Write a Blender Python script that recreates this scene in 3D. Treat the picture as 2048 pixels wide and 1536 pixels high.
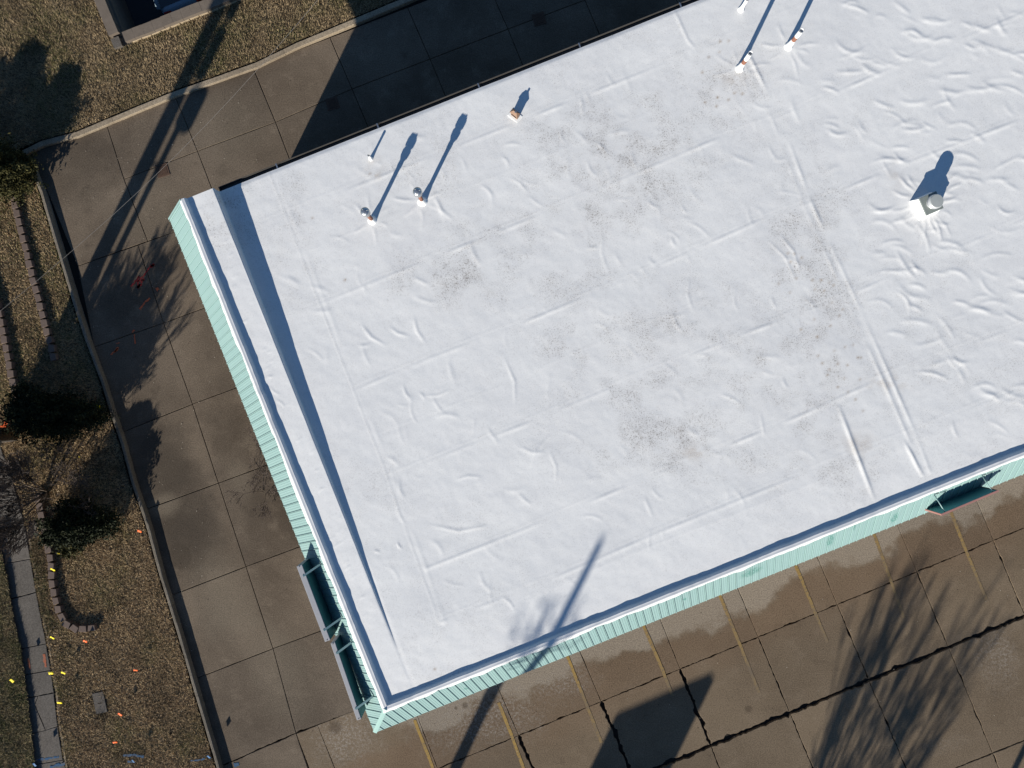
import bpy, bmesh, math, random
import numpy as np
from mathutils import Vector, Matrix
from mathutils.geometry import tessellate_polygon

R = math.radians
for o in list(bpy.data.objects):
    bpy.data.objects.remove(o)
scene = bpy.context.scene
col = scene.collection
random.seed(7)
rng = np.random.default_rng(7)

# ------------------------------------------------------------------ camera, sky, sun, exposure
H, F = 24.0, 1420.0                      # flying height in metres, focal length in px of a 2048 px wide frame
cd = bpy.data.cameras.new('camera')
cam = bpy.data.objects.new('camera', cd)
cam.location = (0, 0, H)
cam.rotation_euler = (0, 0, 0)
cd.sensor_width = 36.0
cd.lens = 36.0 * F / 2048.0
cd.clip_start, cd.clip_end = 0.1, 5000
col.objects.link(cam)
scene.camera = cam

SUN_EL, SUN_AZ = 22.7, 26.0              # elevation; shadows run 26 deg clockwise of +Y
sdir = Vector((math.sin(R(SUN_AZ)), math.cos(R(SUN_AZ)), 0))
COT = 1 / math.tan(R(SUN_EL))
to_sun = Vector((-sdir.x * math.cos(R(SUN_EL)), -sdir.y * math.cos(R(SUN_EL)), math.sin(R(SUN_EL))))
world = bpy.data.worlds.new('World')
scene.world = world
world.use_nodes = True
wn = world.node_tree.nodes
bg = wn['Background']
sky = wn.new('ShaderNodeTexSky')
sky.sky_type = 'NISHITA'
sky.sun_disc = False
sky.sun_elevation = R(SUN_EL)
sky.sun_rotation = math.atan2(to_sun.x, to_sun.y)
sky.air_density, sky.dust_density, sky.ozone_density = 1.25, 0.0, 6.5
world.node_tree.links.new(sky.outputs[0], bg.inputs[0])
bg.inputs[1].default_value = 0.059
sl = bpy.data.lights.new('sun', 'SUN')
sl.energy, sl.angle, sl.color = 4.6, R(0.53), (1.0, 0.945, 0.835)
so = bpy.data.objects.new('sun', sl)
so.rotation_euler = to_sun.to_track_quat('Z', 'Y').to_euler()
so.location = to_sun * 60
col.objects.link(so)
scene.view_settings.view_transform = 'Standard'
scene.view_settings.look = 'None'
scene.view_settings.gamma = 1.0
scene.view_settings.use_curve_mapping = False
scene.view_settings.exposure = 0.59

# ------------------------------------------------------------------ small helpers
def W(px, py, z=0.0):
    return Vector(((px - 1024) / F * (H - z), (768 - py) / F * (H - z), z))

BA = R(21.75)                            # the building's axes
ZT = 4.9                                 # top of the roof edge
BO = W(770, 1420, ZT)
U = Vector((math.cos(BA), math.sin(BA), 0))
V = Vector((-math.sin(BA), math.cos(BA), 0))
def B(u, v, z=0.0):
    p = BO + U * u + V * v
    return Vector((p.x, p.y, z))
def to_uv(p):
    d = Vector((p.x - BO.x, p.y - BO.y, 0))
    return d.dot(U), d.dot(V)

def tag(o, label=None, cat=None, group=None, kind=None):
    if label: o['label'] = label
    if cat: o['category'] = cat
    if group: o['group'] = group
    if kind: o['kind'] = kind
    return o
def empty(name, loc=(0, 0, 0), rz=0.0, parent=None):
    o = bpy.data.objects.new(name, None)
    o.location = loc
    o.rotation_euler = (0, 0, rz)
    o.empty_display_size = 0.2
    if parent: o.parent = parent
    col.objects.link(o)
    return o
def link(name, me, parent=None, loc=None, rot=None):
    o = bpy.data.objects.new(name, me)
    if parent: o.parent = parent
    if loc is not None: o.location = loc
    if rot is not None: o.rotation_euler = rot
    col.objects.link(o)
    return o
def copy_tree(o, parent=None):
    c = o.copy()
    col.objects.link(c)
    c.parent = parent
    for ch in list(o.children):
        copy_tree(ch, c)
    return c

class MB:
    def __init__(s): s.v, s.f, s.sm, s.mi = [], [], [], []
    def add(s, vs, fs, smooth=False, mi=0):
        b = len(s.v)
        s.v += [tuple(p) for p in vs]
        for f in fs:
            s.f.append([b + i for i in f]); s.sm.append(smooth); s.mi.append(mi)
    def box(s, c, d, rz=0.0, M=None, mi=0):
        x, y, z = d[0] / 2, d[1] / 2, d[2] / 2
        m = M or (Matrix.Translation(c) @ Matrix.Rotation(rz, 4, 'Z'))
        vs = [m @ Vector(p) for p in ((-x,-y,-z),(x,-y,-z),(x,y,-z),(-x,y,-z),(-x,-y,z),(x,-y,z),(x,y,z),(-x,y,z))]
        s.add(vs, [(3,2,1,0),(4,5,6,7),(0,1,5,4),(1,2,6,5),(2,3,7,6),(3,0,4,7)], mi=mi)
    def prism(s, pts, z0, z1, mi=0):
        n = len(pts)
        vs = [(p[0], p[1], z0) for p in pts] + [(p[0], p[1], z1) for p in pts]
        s.add(vs, [tuple(range(n))[::-1], tuple(range(n, 2*n))] + [(i, (i+1) % n, n + (i+1) % n, n + i) for i in range(n)], mi=mi)
    def lathe(s, prof, n=20, c=(0,0,0), caps=True, smooth=True, mi=0):
        vs, fs = [], []
        for r, z in prof:
            for k in range(n):
                a = 2 * math.pi * k / n
                vs.append((c[0] + r * math.cos(a), c[1] + r * math.sin(a), c[2] + z))
        for i in range(len(prof) - 1):
            for k in range(n):
                fs.append((i*n + k, i*n + (k+1) % n, (i+1)*n + (k+1) % n, (i+1)*n + k))
        if caps:
            fs += [tuple(range(n))[::-1], tuple(range((len(prof)-1)*n, len(prof)*n))]
        s.add(vs, fs, smooth, mi)
    def tube(s, pts, rad, n=6, smooth=True, mi=0):
        pts = [Vector(p) for p in pts]
        rad = rad if isinstance(rad, (list, tuple)) else [rad] * len(pts)
        vs, fs = [], []
        up = Vector((0.31, 0.17, 0.93)).normalized()
        for i, p in enumerate(pts):
            d = (pts[min(i+1, len(pts)-1)] - pts[max(i-1, 0)]).normalized()
            a = d.cross(up)
            if a.length < 1e-3: a = d.cross(Vector((1, 0, 0)))
            a.normalize(); b = d.cross(a)
            for k in range(n):
                t = 2 * math.pi * k / n
                vs.append(p + (a * math.cos(t) + b * math.sin(t)) * rad[i])
        for i in range(len(pts) - 1):
            for k in range(n):
                fs.append((i*n + k, (i+1)*n + k, (i+1)*n + (k+1) % n, i*n + (k+1) % n))
        fs += [tuple(range(n)), tuple(range((len(pts)-1)*n, len(pts)*n))[::-1]]
        s.add(vs, fs, smooth, mi)
    def mesh(s, name, mat, bevel=0.0):
        me = bpy.data.meshes.new(name)
        me.from_pydata(s.v, [], s.f)
        me.polygons.foreach_set('use_smooth', s.sm)
        mats = mat if isinstance(mat, (list, tuple)) else [mat]
        for m in mats: me.materials.append(m)
        me.polygons.foreach_set('material_index', s.mi)
        if bevel:
            bm = bmesh.new(); bm.from_mesh(me)
            bmesh.ops.bevel(bm, geom=list(bm.edges), offset=bevel, segments=1, affect='EDGES', clamp_overlap=True)
            bm.to_mesh(me); bm.free()
        me.update()
        return me
    def build(s, name, mat, parent=None, loc=None, bevel=0.0):
        return link(name, s.mesh(name, mat, bevel), parent, loc)

def np_mesh(name, verts, faces, mat, smooth=False, attrs=None):
    """verts (n,3), faces (m,k) arrays -> mesh"""
    me = bpy.data.meshes.new(name)
    n, (m, k) = len(verts), faces.shape
    me.vertices.add(n); me.loops.add(m * k); me.polygons.add(m)
    me.vertices.foreach_set('co', np.ascontiguousarray(verts, dtype=np.float32).ravel())
    me.loops.foreach_set('vertex_index', np.ascontiguousarray(faces, dtype=np.int32).ravel())
    me.polygons.foreach_set('loop_start', np.arange(0, m * k, k, dtype=np.int32))
    me.polygons.foreach_set('loop_total', np.full(m, k, dtype=np.int32))
    me.polygons.foreach_set('use_smooth', np.full(m, smooth, dtype=bool))
    me.materials.append(mat)
    for an, av in (attrs or {}).items():
        a = me.attributes.new(an, 'FLOAT', 'POINT')
        a.data.foreach_set('value', np.ascontiguousarray(av, dtype=np.float32).ravel())
    me.update(calc_edges=True)
    me.validate()
    return me

def vnoise(x, y, scale, seed):
    """smooth value noise in -1..1"""
    r = np.random.default_rng(seed)
    lat = r.uniform(-1, 1, (257, 257))
    x = np.asarray(x) / scale + 57.3; y = np.asarray(y) / scale + 91.7
    xi = np.floor(x).astype(int); yi = np.floor(y).astype(int)
    fx = x - xi; fy = y - yi
    fx = fx * fx * (3 - 2 * fx); fy = fy * fy * (3 - 2 * fy)
    g = lambda a, b: lat[a % 256, b % 256]
    return (g(xi, yi) * (1-fx) * (1-fy) + g(xi+1, yi) * fx * (1-fy) + g(xi, yi+1) * (1-fx) * fy + g(xi+1, yi+1) * fx * fy)
def sstep(t):
    t = np.clip(t, 0, 1)
    return t * t * (3 - 2 * t)

# ------------------------------------------------------------------ material helpers
class Mat:
    def __init__(s, name, rough=0.85, spec=0.3, metal=0.0):
        s.m = bpy.data.materials.new(name); s.m.use_nodes = True
        s.t = s.m.node_tree; s.n = s.t.nodes; s.l = s.t.links
        s.b = s.n['Principled BSDF']
        s.b.inputs['Roughness'].default_value = rough
        s.b.inputs['Metallic'].default_value = metal
        s.b.inputs['Specular IOR Level'].default_value = spec
        s._pos = None
    def val(s, sock, v):
        if hasattr(v, 'is_output') or isinstance(v, bpy.types.NodeSocket): s.l.new(v, sock)
        else: sock.default_value = v
    def pos(s):
        if s._pos is None: s._pos = s.n.new('ShaderNodeNewGeometry').outputs['Position']
        return s._pos
    def noise(s, scale, detail=4, rough=0.55, vec=None, out='Fac', dist=0.0):
        n = s.n.new('ShaderNodeTexNoise')
        s.l.new(vec or s.pos(), n.inputs['Vector'])
        n.inputs['Scale'].default_value = scale; n.inputs['Detail'].default_value = detail
        n.inputs['Roughness'].default_value = rough; n.inputs['Distortion'].default_value = dist
        return n.outputs[out]
    def ramp(s, fac, a, b, lo=0.0, hi=1.0):
        n = s.n.new('ShaderNodeMapRange'); n.interpolation_type = 'SMOOTHSTEP'
        s.val(n.inputs[0], fac)
        for i, v in ((1, a), (2, b), (3, lo), (4, hi)): n.inputs[i].default_value = v
        return n.outputs[0]
    def math(s, op, a, b=0.0, clamp=False):
        n = s.n.new('ShaderNodeMath'); n.operation = op; n.use_clamp = clamp
        s.val(n.inputs[0], a); s.val(n.inputs[1], b)
        return n.outputs[0]
    def mix(s, fac, a, b, mode='MIX'):
        n = s.n.new('ShaderNodeMix'); n.data_type = 'RGBA'; n.blend_type = mode
        s.val(n.inputs['Factor'], fac)
        s.val(n.inputs['A'], (*a, 1) if isinstance(a, tuple) and len(a) == 3 else a)
        s.val(n.inputs['B'], (*b, 1) if isinstance(b, tuple) and len(b) == 3 else b)
        return n.outputs['Result']
    def attr(s, name, out='Fac'):
        n = s.n.new('ShaderNodeAttribute'); n.attribute_name = name
        return n.outputs[out]
    def objrand(s): return s.n.new('ShaderNodeObjectInfo').outputs['Random']
    def island(s): return s.n.new('ShaderNodeNewGeometry').outputs['Random Per Island']
    def ellipse(s, c, rx, ry, rot=0.0, soft=0.35, wob=0.0, wscale=1.2):
        """a world-placed oval mask, 1 inside"""
        m = s.n.new('ShaderNodeMapping'); m.vector_type = 'TEXTURE'
        s.l.new(s.pos(), m.inputs[0])
        m.inputs[1].default_value = (c[0], c[1], 0); m.inputs[2].default_value = (0, 0, rot)
        m.inputs[3].default_value = (rx, ry, 1000)
        v = s.n.new('ShaderNodeVectorMath'); v.operation = 'LENGTH'
        s.l.new(m.outputs[0], v.inputs[0])
        d = v.outputs['Value']
        if wob: d = s.math('ADD', d, s.math('MULTIPLY', s.math('SUBTRACT', s.noise(wscale, 5, 0.6), 0.5), wob))
        return s.ramp(d, 1 + soft, 1 - soft)
    def bump(s, h, strength=0.3, dist=0.02):
        n = s.n.new('ShaderNodeBump'); n.inputs['Strength'].default_value = strength; n.inputs['Distance'].default_value = dist
        s.l.new(h, n.inputs['Height']); s.l.new(n.outputs[0], s.b.inputs['Normal'])
    def color(s, c):
        s.val(s.b.inputs['Base Color'], (*c, 1) if isinstance(c, tuple) and len(c) == 3 else c)
        return s

def simple(name, c, rough=0.8, var=0.15, scale=9, metal=0.0, spec=0.3, bump=0.0):
    m = Mat(name, rough, spec, metal)
    n = m.noise(scale, 5)
    d = tuple(x * (1 - var) for x in c); e = tuple(min(1, x * (1 + var)) for x in c)
    m.color(m.mix(n, d, e))
    if bump: m.bump(m.noise(scale * 6, 3), bump, 0.01)
    return m.m

# roof membrane
m = Mat('white_membrane', 0.6, 0.25)
n1 = m.noise(0.5, 6, 0.62); n2 = m.noise(6, 5, 0.65); n3 = m.noise(28, 4, 0.7)
c = m.mix(m.ramp(n1, 0.35, 0.7), (0.795, 0.79, 0.785), (0.755, 0.75, 0.75))
spk = m.math('MULTIPLY', m.ramp(n3, 0.56, 0.75), m.ramp(n2, 0.42, 0.66))
c = m.mix(m.math('MULTIPLY', spk, 0.34), c, (0.45, 0.43, 0.40))
c = m.mix(0.5, c, m.mix(m.ramp(m.noise(60, 3, 0.7), 0.3, 0.7), (0.93, 0.93, 0.935), (1.05, 1.05, 1.045)), 'MULTIPLY')
dirt = m.attr('dirt')
gr = m.math('ADD', m.math('MULTIPLY', m.ramp(m.noise(26, 7, 0.8), 0.5, 0.68), 1.5), m.math('MULTIPLY', m.ramp(m.noise(5, 6, 0.7), 0.40, 0.70), 0.22))
dd = m.math('MULTIPLY', dirt, m.math('ADD', gr, 0.10))
c = m.mix(m.math('MINIMUM', dd, 0.85), c, (0.225, 0.20, 0.18))
br = m.math('MULTIPLY', m.attr('brown'), m.ramp(m.noise(35, 4, 0.7), 0.3, 0.65, 0.3, 1.2))
c = m.mix(m.math('MINIMUM', br, 0.8), c, (0.30, 0.20, 0.11))
m.color(c); m.bump(m.math('ADD', m.math('MULTIPLY', n2, 0.7), m.math('MULTIPLY', n3, 0.25)), 0.16, 0.02)
M_ROOF = m.m
M_WHITE = simple('white_coating', (0.84, 0.84, 0.83), 0.5, 0.05)

# teal metal
def teal(name, k=1.0):
    m = Mat(name, 0.42, 0.4)
    r = m.objrand()
    c = m.mix(m.noise(1.1, 5, 0.6), (0.255 * k, 0.39 * k, 0.38 * k), (0.285 * k, 0.425 * k, 0.415 * k))
    c = m.mix(m.math('MULTIPLY', r, 0.25), c, (0.32 * k, 0.46 * k, 0.435 * k))
    c = m.mix(m.math('MULTIPLY', m.ramp(m.noise(14, 5, 0.7), 0.55, 0.8), 0.3), c, (0.33, 0.45, 0.40))
    for (px, py, rx, ry) in ((1657, 1078, .10, .22), (1500, 1142, .28, .14), (1790, 1036, .10, .18), (1368, 1196, .05, .06), (1698, 1048, .03, .16), (932, 1378, .06, .05)):
        p = W(px, py, 4.4)
        e = m.ellipse(p, rx, ry, BA, 0.5, 1.6, 9)
        c = m.mix(m.math('MULTIPLY', e, m.ramp(m.noise(22, 5, 0.8), 0.42, 0.6, 0.1, 0.85)), c, (0.03, 0.19, 0.15))
    m.color(c)
    return m.m
M_TEAL = teal('teal_metal')
M_SIGNBACK = simple('teal_sign_back', (0.10, 0.30, 0.30), 0.5, 0.12, 4)
M_SIGNBACK2 = simple('dark_teal_sign_back', (0.035, 0.13, 0.135), 0.6, 0.12, 4)
M_SIGNTOP = simple('grey_sign_metal', (0.34, 0.34, 0.36), 0.5, 0.12, 12)
M_PINK = simple('faded_red_trim', (0.38, 0.19, 0.165), 0.6, 0.15, 6)
M_BRONZE = simple('dark_bronze_metal', (0.07, 0.065, 0.06), 0.5, 0.25, 3)
M_WALL = simple('tan_wall', (0.35, 0.31, 0.25), 0.9, 0.12, 2)
M_GALV = simple('galvanised_metal', (0.52, 0.53, 0.54), 0.35, 0.12, 14, metal=0.9)
M_GREYTOP = simple('grey_sheet_metal', (0.36, 0.38, 0.375), 0.5, 0.08, 10)
M_PLATE = simple('weathered_sheet_metal', (0.20, 0.225, 0.215), 0.6, 0.1, 10)
M_CAPMETAL = simple('brushed_metal', (0.62, 0.63, 0.64), 0.35, 0.08, 10, metal=0.5)
M_RUST = simple('rusty_pipe', (0.24, 0.105, 0.07), 0.8, 0.35, 30)
M_COPPER = simple('rusty_tan_metal', (0.27, 0.165, 0.11), 0.6, 0.35, 24)
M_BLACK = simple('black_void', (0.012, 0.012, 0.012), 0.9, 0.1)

# concrete
def concrete(name, base, dark, light, extra=None, bump=0.25):
    m = Mat(name, 0.93, 0.2)
    n1 = m.noise(0.22, 5, 0.6, dist=0.4); n2 = m.noise(1.3, 6, 0.68); n3 = m.noise(26, 4, 0.75); n4 = m.noise(75, 2, 0.6)
    c = m.mix(m.ramp(n1, 0.36, 0.64), dark, base)
    c = m.mix(m.math('MULTIPLY', m.ramp(n2, 0.5, 0.74), 0.55), c, light)
    c = m.mix(m.math('MULTIPLY', m.ramp(n2, 0.46, 0.26), 0.5), c, tuple(x * 0.62 for x in dark))
    if extra: c = extra(m, c)
    c = m.mix(0.65, c, m.mix(m.ramp(n3, 0.32, 0.68), (0.50, 0.49, 0.48), (1.42, 1.42, 1.42)), 'MULTIPLY')
    c = m.mix(0.7, c, m.mix(m.ramp(n4, 0.3, 0.7), (0.72, 0.72, 0.72), (1.25, 1.25, 1.25)), 'MULTIPLY')
    c = m.mix(1.0, c, m.mix(m.objrand(), (0.90, 0.90, 0.90), (1.10, 1.09, 1.07)), 'MULTIPLY')
    c = m.mix(m.math('MULTIPLY', m.ramp(m.noise(9, 2, 0.4), 0.72, 0.78), 0.6), c, (0.03, 0.025, 0.02))
    m.color(c); m.bump(n3, bump, 0.008)
    return m.m
def lot_extra(m, c):
    # dry pale strip under the eaves, ragged edge
    vm = m.n.new('ShaderNodeVectorMath'); vm.operation = 'DOT_PRODUCT'
    m.l.new(m.pos(), vm.inputs[0]); vm.inputs[1].default_value = tuple(V)
    d = m.math('SUBTRACT', m.math('MULTIPLY', vm.outputs['Value'], -1), -BO.dot(V))   # metres out from the front wall
    d = m.math('ADD', d, m.math('MULTIPLY', m.math('SUBTRACT', m.noise(0.55, 6, 0.6), 0.5), 2.6))
    um = m.n.new('ShaderNodeVectorMath'); um.operation = 'DOT_PRODUCT'
    m.l.new(m.pos(), um.inputs[0]); um.inputs[1].default_value = tuple(U)
    ul = m.ramp(m.math('SUBTRACT', um.outputs['Value'], BO.dot(U)), -1.9, -0.6)
    c = m.mix(m.math('MULTIPLY', m.math('MULTIPLY', m.ramp(d, 3.15, 2.75), ul), 0.9), c, (0.265, 0.222, 0.175))
    rd = m.math('MULTIPLY', m.ramp(d, 2.8, 3.3), m.ramp(d, 5.4, 3.6))
    c = m.mix(m.math('MULTIPLY', rd, 0.4), c, (0.155, 0.098, 0.060))
    for (px, py, rx, ry, s) in ((1990, 1320, 0.55, 0.9, 0.55), (2010, 1300, .35, .6, 0.5), (1890, 1490, .7, .25, .3), (1060, 1445, .5, .5, .45), (955, 1425, 1.5, .9, 1.2), (690, 1475, .9, .7, 1.1), (1130, 1365, .8, .5, .9)):
        c = m.mix(m.math('MULTIPLY', m.math('MULTIPLY', m.ellipse(W(px, py), rx, ry, 0.3, 0.9, 2.2, 2.5), m.ramp(m.noise(11, 6, 0.75), 0.42, 0.66)), s), c, (0.27, 0.235, 0.20))
    for (px, py, r) in ((930, 1411, .10), (912, 1416, .05), (670, 1455, .22), (1497, 1418, .12)):
        c = m.mix(m.math('MULTIPLY', m.ellipse(W(px, py), r, r, 0, 0.5, 0.8, 6), .6), c, (0.07, 0.05, 0.035))
    return c
def drive_extra(m, c):
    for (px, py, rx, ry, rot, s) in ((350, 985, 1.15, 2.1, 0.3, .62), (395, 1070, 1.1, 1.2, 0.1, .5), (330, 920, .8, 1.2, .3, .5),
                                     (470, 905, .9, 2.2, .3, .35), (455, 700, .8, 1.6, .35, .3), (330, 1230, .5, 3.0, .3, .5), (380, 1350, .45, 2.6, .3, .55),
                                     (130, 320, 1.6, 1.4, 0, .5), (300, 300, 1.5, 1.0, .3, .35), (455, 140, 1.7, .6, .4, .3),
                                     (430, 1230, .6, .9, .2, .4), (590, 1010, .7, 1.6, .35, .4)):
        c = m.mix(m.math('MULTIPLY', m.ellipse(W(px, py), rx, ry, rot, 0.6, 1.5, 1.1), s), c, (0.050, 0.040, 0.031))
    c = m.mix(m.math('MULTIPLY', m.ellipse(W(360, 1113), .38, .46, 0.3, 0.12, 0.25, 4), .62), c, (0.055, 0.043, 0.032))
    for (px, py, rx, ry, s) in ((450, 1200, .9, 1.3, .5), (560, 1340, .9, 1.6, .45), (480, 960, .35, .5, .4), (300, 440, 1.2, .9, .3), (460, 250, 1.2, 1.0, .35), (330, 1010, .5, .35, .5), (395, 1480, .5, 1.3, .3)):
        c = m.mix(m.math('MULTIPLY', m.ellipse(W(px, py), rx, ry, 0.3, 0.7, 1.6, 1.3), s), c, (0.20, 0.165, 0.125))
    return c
M_LOT = concrete('parking_concrete', (0.165, 0.125, 0.086), (0.135, 0.101, 0.069), (0.20, 0.155, 0.112), lot_extra)
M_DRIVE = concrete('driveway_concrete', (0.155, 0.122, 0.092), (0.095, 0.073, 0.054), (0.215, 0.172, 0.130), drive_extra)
M_WALK = concrete('sidewalk_concrete', (0.118, 0.105, 0.094), (0.098, 0.088, 0.078), (0.145, 0.13, 0.115))
M_KERB = concrete('kerb_concrete', (0.30, 0.245, 0.18), (0.25, 0.20, 0.145), (0.35, 0.29, 0.22))
M_KERB2 = concrete('old_kerb_concrete', (0.185, 0.16, 0.13), (0.14, 0.122, 0.10), (0.24, 0.21, 0.17))
M_BASE = simple('dark_soil', (0.022, 0.018, 0.014), 0.95, 0.4, 8)
M_ASPHALT = simple('asphalt', (0.05, 0.05, 0.052), 0.9, 0.2, 20)
M_BLOCK = simple('brown_block', (0.125, 0.092, 0.078), 0.95, 0.25, 20, bump=0.4)
M_COPING = simple('coping_block', (0.155, 0.125, 0.10), 0.95, 0.3, 5, bump=0.3)
M_COPING_PALE = simple('pale_block', (0.42, 0.33, 0.22), 0.95, 0.2, 9, bump=0.3)

m = Mat('lawn_thatch', 0.95, 0.1)
n1 = m.noise(0.35, 4); n2 = m.noise(14, 5, 0.7); n3 = m.noise(50, 3, 0.7)
c = m.mix(m.ramp(n2, 0.3, 0.7), (0.035, 0.025, 0.015), (0.17, 0.12, 0.07))
c = m.mix(m.math('MULTIPLY', m.ramp(n1, 0.5, 0.72), 0.3), c, (0.05, 0.055, 0.02))
m.color(c); m.bump(m.math('ADD', n2, m.math('MULTIPLY', n3, .5)), 0.9, 0.05)
M_THATCH = m.m
def blades(name, dry, brown, green, gamt):
    m = Mat(name, 0.85, 0.15)
    r = m.island()
    c = m.mix(m.ramp(r, 0.1, 0.8), brown, dry)
    g = m.math('MULTIPLY', m.ramp(m.noise(0.55, 5, 0.6), 0.5 - gamt * 0.2, 0.72 - gamt * 0.2), m.ramp(r, 0.2, 0.75, 1.0, 0.15))
    c = m.mix(g, c, green)
    c = m.mix(m.math('MULTIPLY', m.ramp(m.noise(0.9, 4), 0.45, 0.7), 0.45), c, tuple(x * 0.55 for x in brown))
    m.color(c)
    return m.m
M_BLADES = blades('dry_grass', (0.54, 0.395, 0.235), (0.155, 0.105, 0.06), (0.17, 0.16, 0.06), 0.15)
M_BLADES1 = blades('dull_grass', (0.42, 0.315, 0.19), (0.15, 0.108, 0.064), (0.11, 0.11, 0.04), 0.35)
M_BLADES2 = blades('greener_grass', (0.33, 0.26, 0.15), (0.13, 0.10, 0.055), (0.085, 0.10, 0.032), 0.9)

def leafmat(name, a, b, hi):
    m = Mat(name, 0.75, 0.2)
    c = m.mix(m.island(), a, b)
    c = m.mix(m.math('MULTIPLY', m.ramp(m.noise(2.5, 3), 0.5, 0.7), 0.6), c, hi)
    m.color(c)
    return m.m
M_LEAF = leafmat('dark_evergreen_leaf', (0.007, 0.010, 0.004), (0.018, 0.024, 0.008), (0.034, 0.036, 0.012))
M_LEAF2 = leafmat('olive_evergreen_leaf', (0.030, 0.030, 0.010), (0.065, 0.060, 0.018), (0.085, 0.070, 0.022))
M_BARK = simple('bark', (0.11, 0.085, 0.065), 0.95, 0.35, 12)
M_TWIG = simple('grey_twig', (0.105, 0.082, 0.07), 0.9, 0.35, 9)
M_WOOD = simple('weathered_pole_wood', (0.13, 0.095, 0.07), 0.95, 0.3, 8)
M_YELLOWLINE = None
m = Mat('worn_yellow_paint', 0.85, 0.2)
c = m.mix(m.noise(3, 4), (0.40, 0.25, 0.055), (0.33, 0.215, 0.065))
wear = m.math('ADD', m.ramp(m.noise(16, 6, 0.75), 0.50, 0.66), m.math('MULTIPLY', m.ramp(m.noise(1.0, 4), 0.45, 0.75), 0.55), True)
fade = m.attr('fade')
wear = m.math('ADD', wear, fade, True)
c = m.mix(wear, c, (0.155, 0.118, 0.082))
m.color(c); M_YELLOWLINE = m.m
def spray(name, c, under):
    m = Mat(name, 0.85, 0.2)
    m.color(m.mix(m.ramp(m.noise(22, 5, 0.75), 0.48, 0.66), c, under))
    return m.m
M_SPRAYRED = spray('red_spray_paint', (0.30, 0.025, 0.025), (0.13, 0.085, 0.065))
M_SPRAYORANGE = spray('orange_spray_paint', (0.62, 0.13, 0.05), (0.14, 0.10, 0.075))
M_SPRAYORANGE2 = spray('faded_orange_spray_paint', (0.33, 0.10, 0.05), (0.15, 0.125, 0.105))
M_SPRAYBLUE = spray('blue_spray_paint', (0.03, 0.085, 0.17), (0.14, 0.12, 0.10))
M_FLAGY = simple('yellow_flag', (0.85, 0.66, 0.02), 0.6, 0.08)
M_FLAGO = simple('orange_flag', (0.95, 0.15, 0.03), 0.6, 0.08)
M_FLAGB = simple('blue_flag', (0.04, 0.12, 0.26), 0.6, 0.1)
M_WIRE = simple('steel_wire', (0.25, 0.25, 0.25), 0.5, 0.1)
M_INK = simple('black_print', (0.02, 0.02, 0.02), 0.8, 0.0)
M_CABLE = simple('pale_cable', (0.20, 0.18, 0.165), 0.7, 0.1)
M_CARPAINT = simple('pale_blue_car_paint', (0.20, 0.27, 0.33), 0.25, 0.03, 2, spec=0.6)
M_GLASS = simple('dark_car_glass', (0.012, 0.014, 0.017), 0.08, 0.0, spec=0.6)
M_TYRE = simple('tyre_rubber', (0.02, 0.02, 0.02), 0.9, 0.1)
M_LIGHT = simple('red_tail_light', (0.35, 0.02, 0.02), 0.3, 0.1)
M_RUSTGRATE = simple('rusty_grate', (0.085, 0.05, 0.035), 0.85, 0.3, 20)
M_LITTER = Mat('leaf_litter', 0.9, 0.2)
M_LITTER.color(M_LITTER.mix(M_LITTER.ramp(M_LITTER.island(), 0.45, 0.9), (0.09, 0.06, 0.035), (0.40, 0.36, 0.30))); M_LITTER = M_LITTER.m

# ------------------------------------------------------------------ ground, pit, slabs, kerbs
# pit axes follow its two walls
PC = W(230, 92, 0.3)                      # outer front corner of the pit wall
PU = (W(427, 14, 0.3) - PC); PU.z = 0; PU.normalize()
PV = Vector((-PU.y, PU.x, 0))
PW, PL, WT = 16.0, 11.0, 0.36             # pit length, depth, wall thickness
def P(a, b, z=0.0):
    q = PC + PU * a + PV * b
    return Vector((q.x, q.y, z))
mb = MB()
big = 900.0
xs = [-big, WT * 0.5, PW, big]; ys = [-big, WT * 0.5, PL, big]
for i in range(3):
    for j in range(3):
        if i == 1 and j == 1: continue
        mb.add([P(xs[i], ys[j], -0.09), P(xs[i+1], ys[j], -0.09), P(xs[i+1], ys[j+1], -0.09), P(xs[i], ys[j+1], -0.09)], [(0, 1, 2, 3)])
tag(mb.build('ground', M_BASE), kind='structure')
mb = MB()
zf = -1.5
mb.add([P(0.1, 0.1, zf), P(PW, 0.1, zf), P(PW, PL, zf), P(0.1, PL, zf)], [(0, 1, 2, 3)])
tag(mb.build('sunken_parking_floor', M_ASPHALT), kind='structure')

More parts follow.
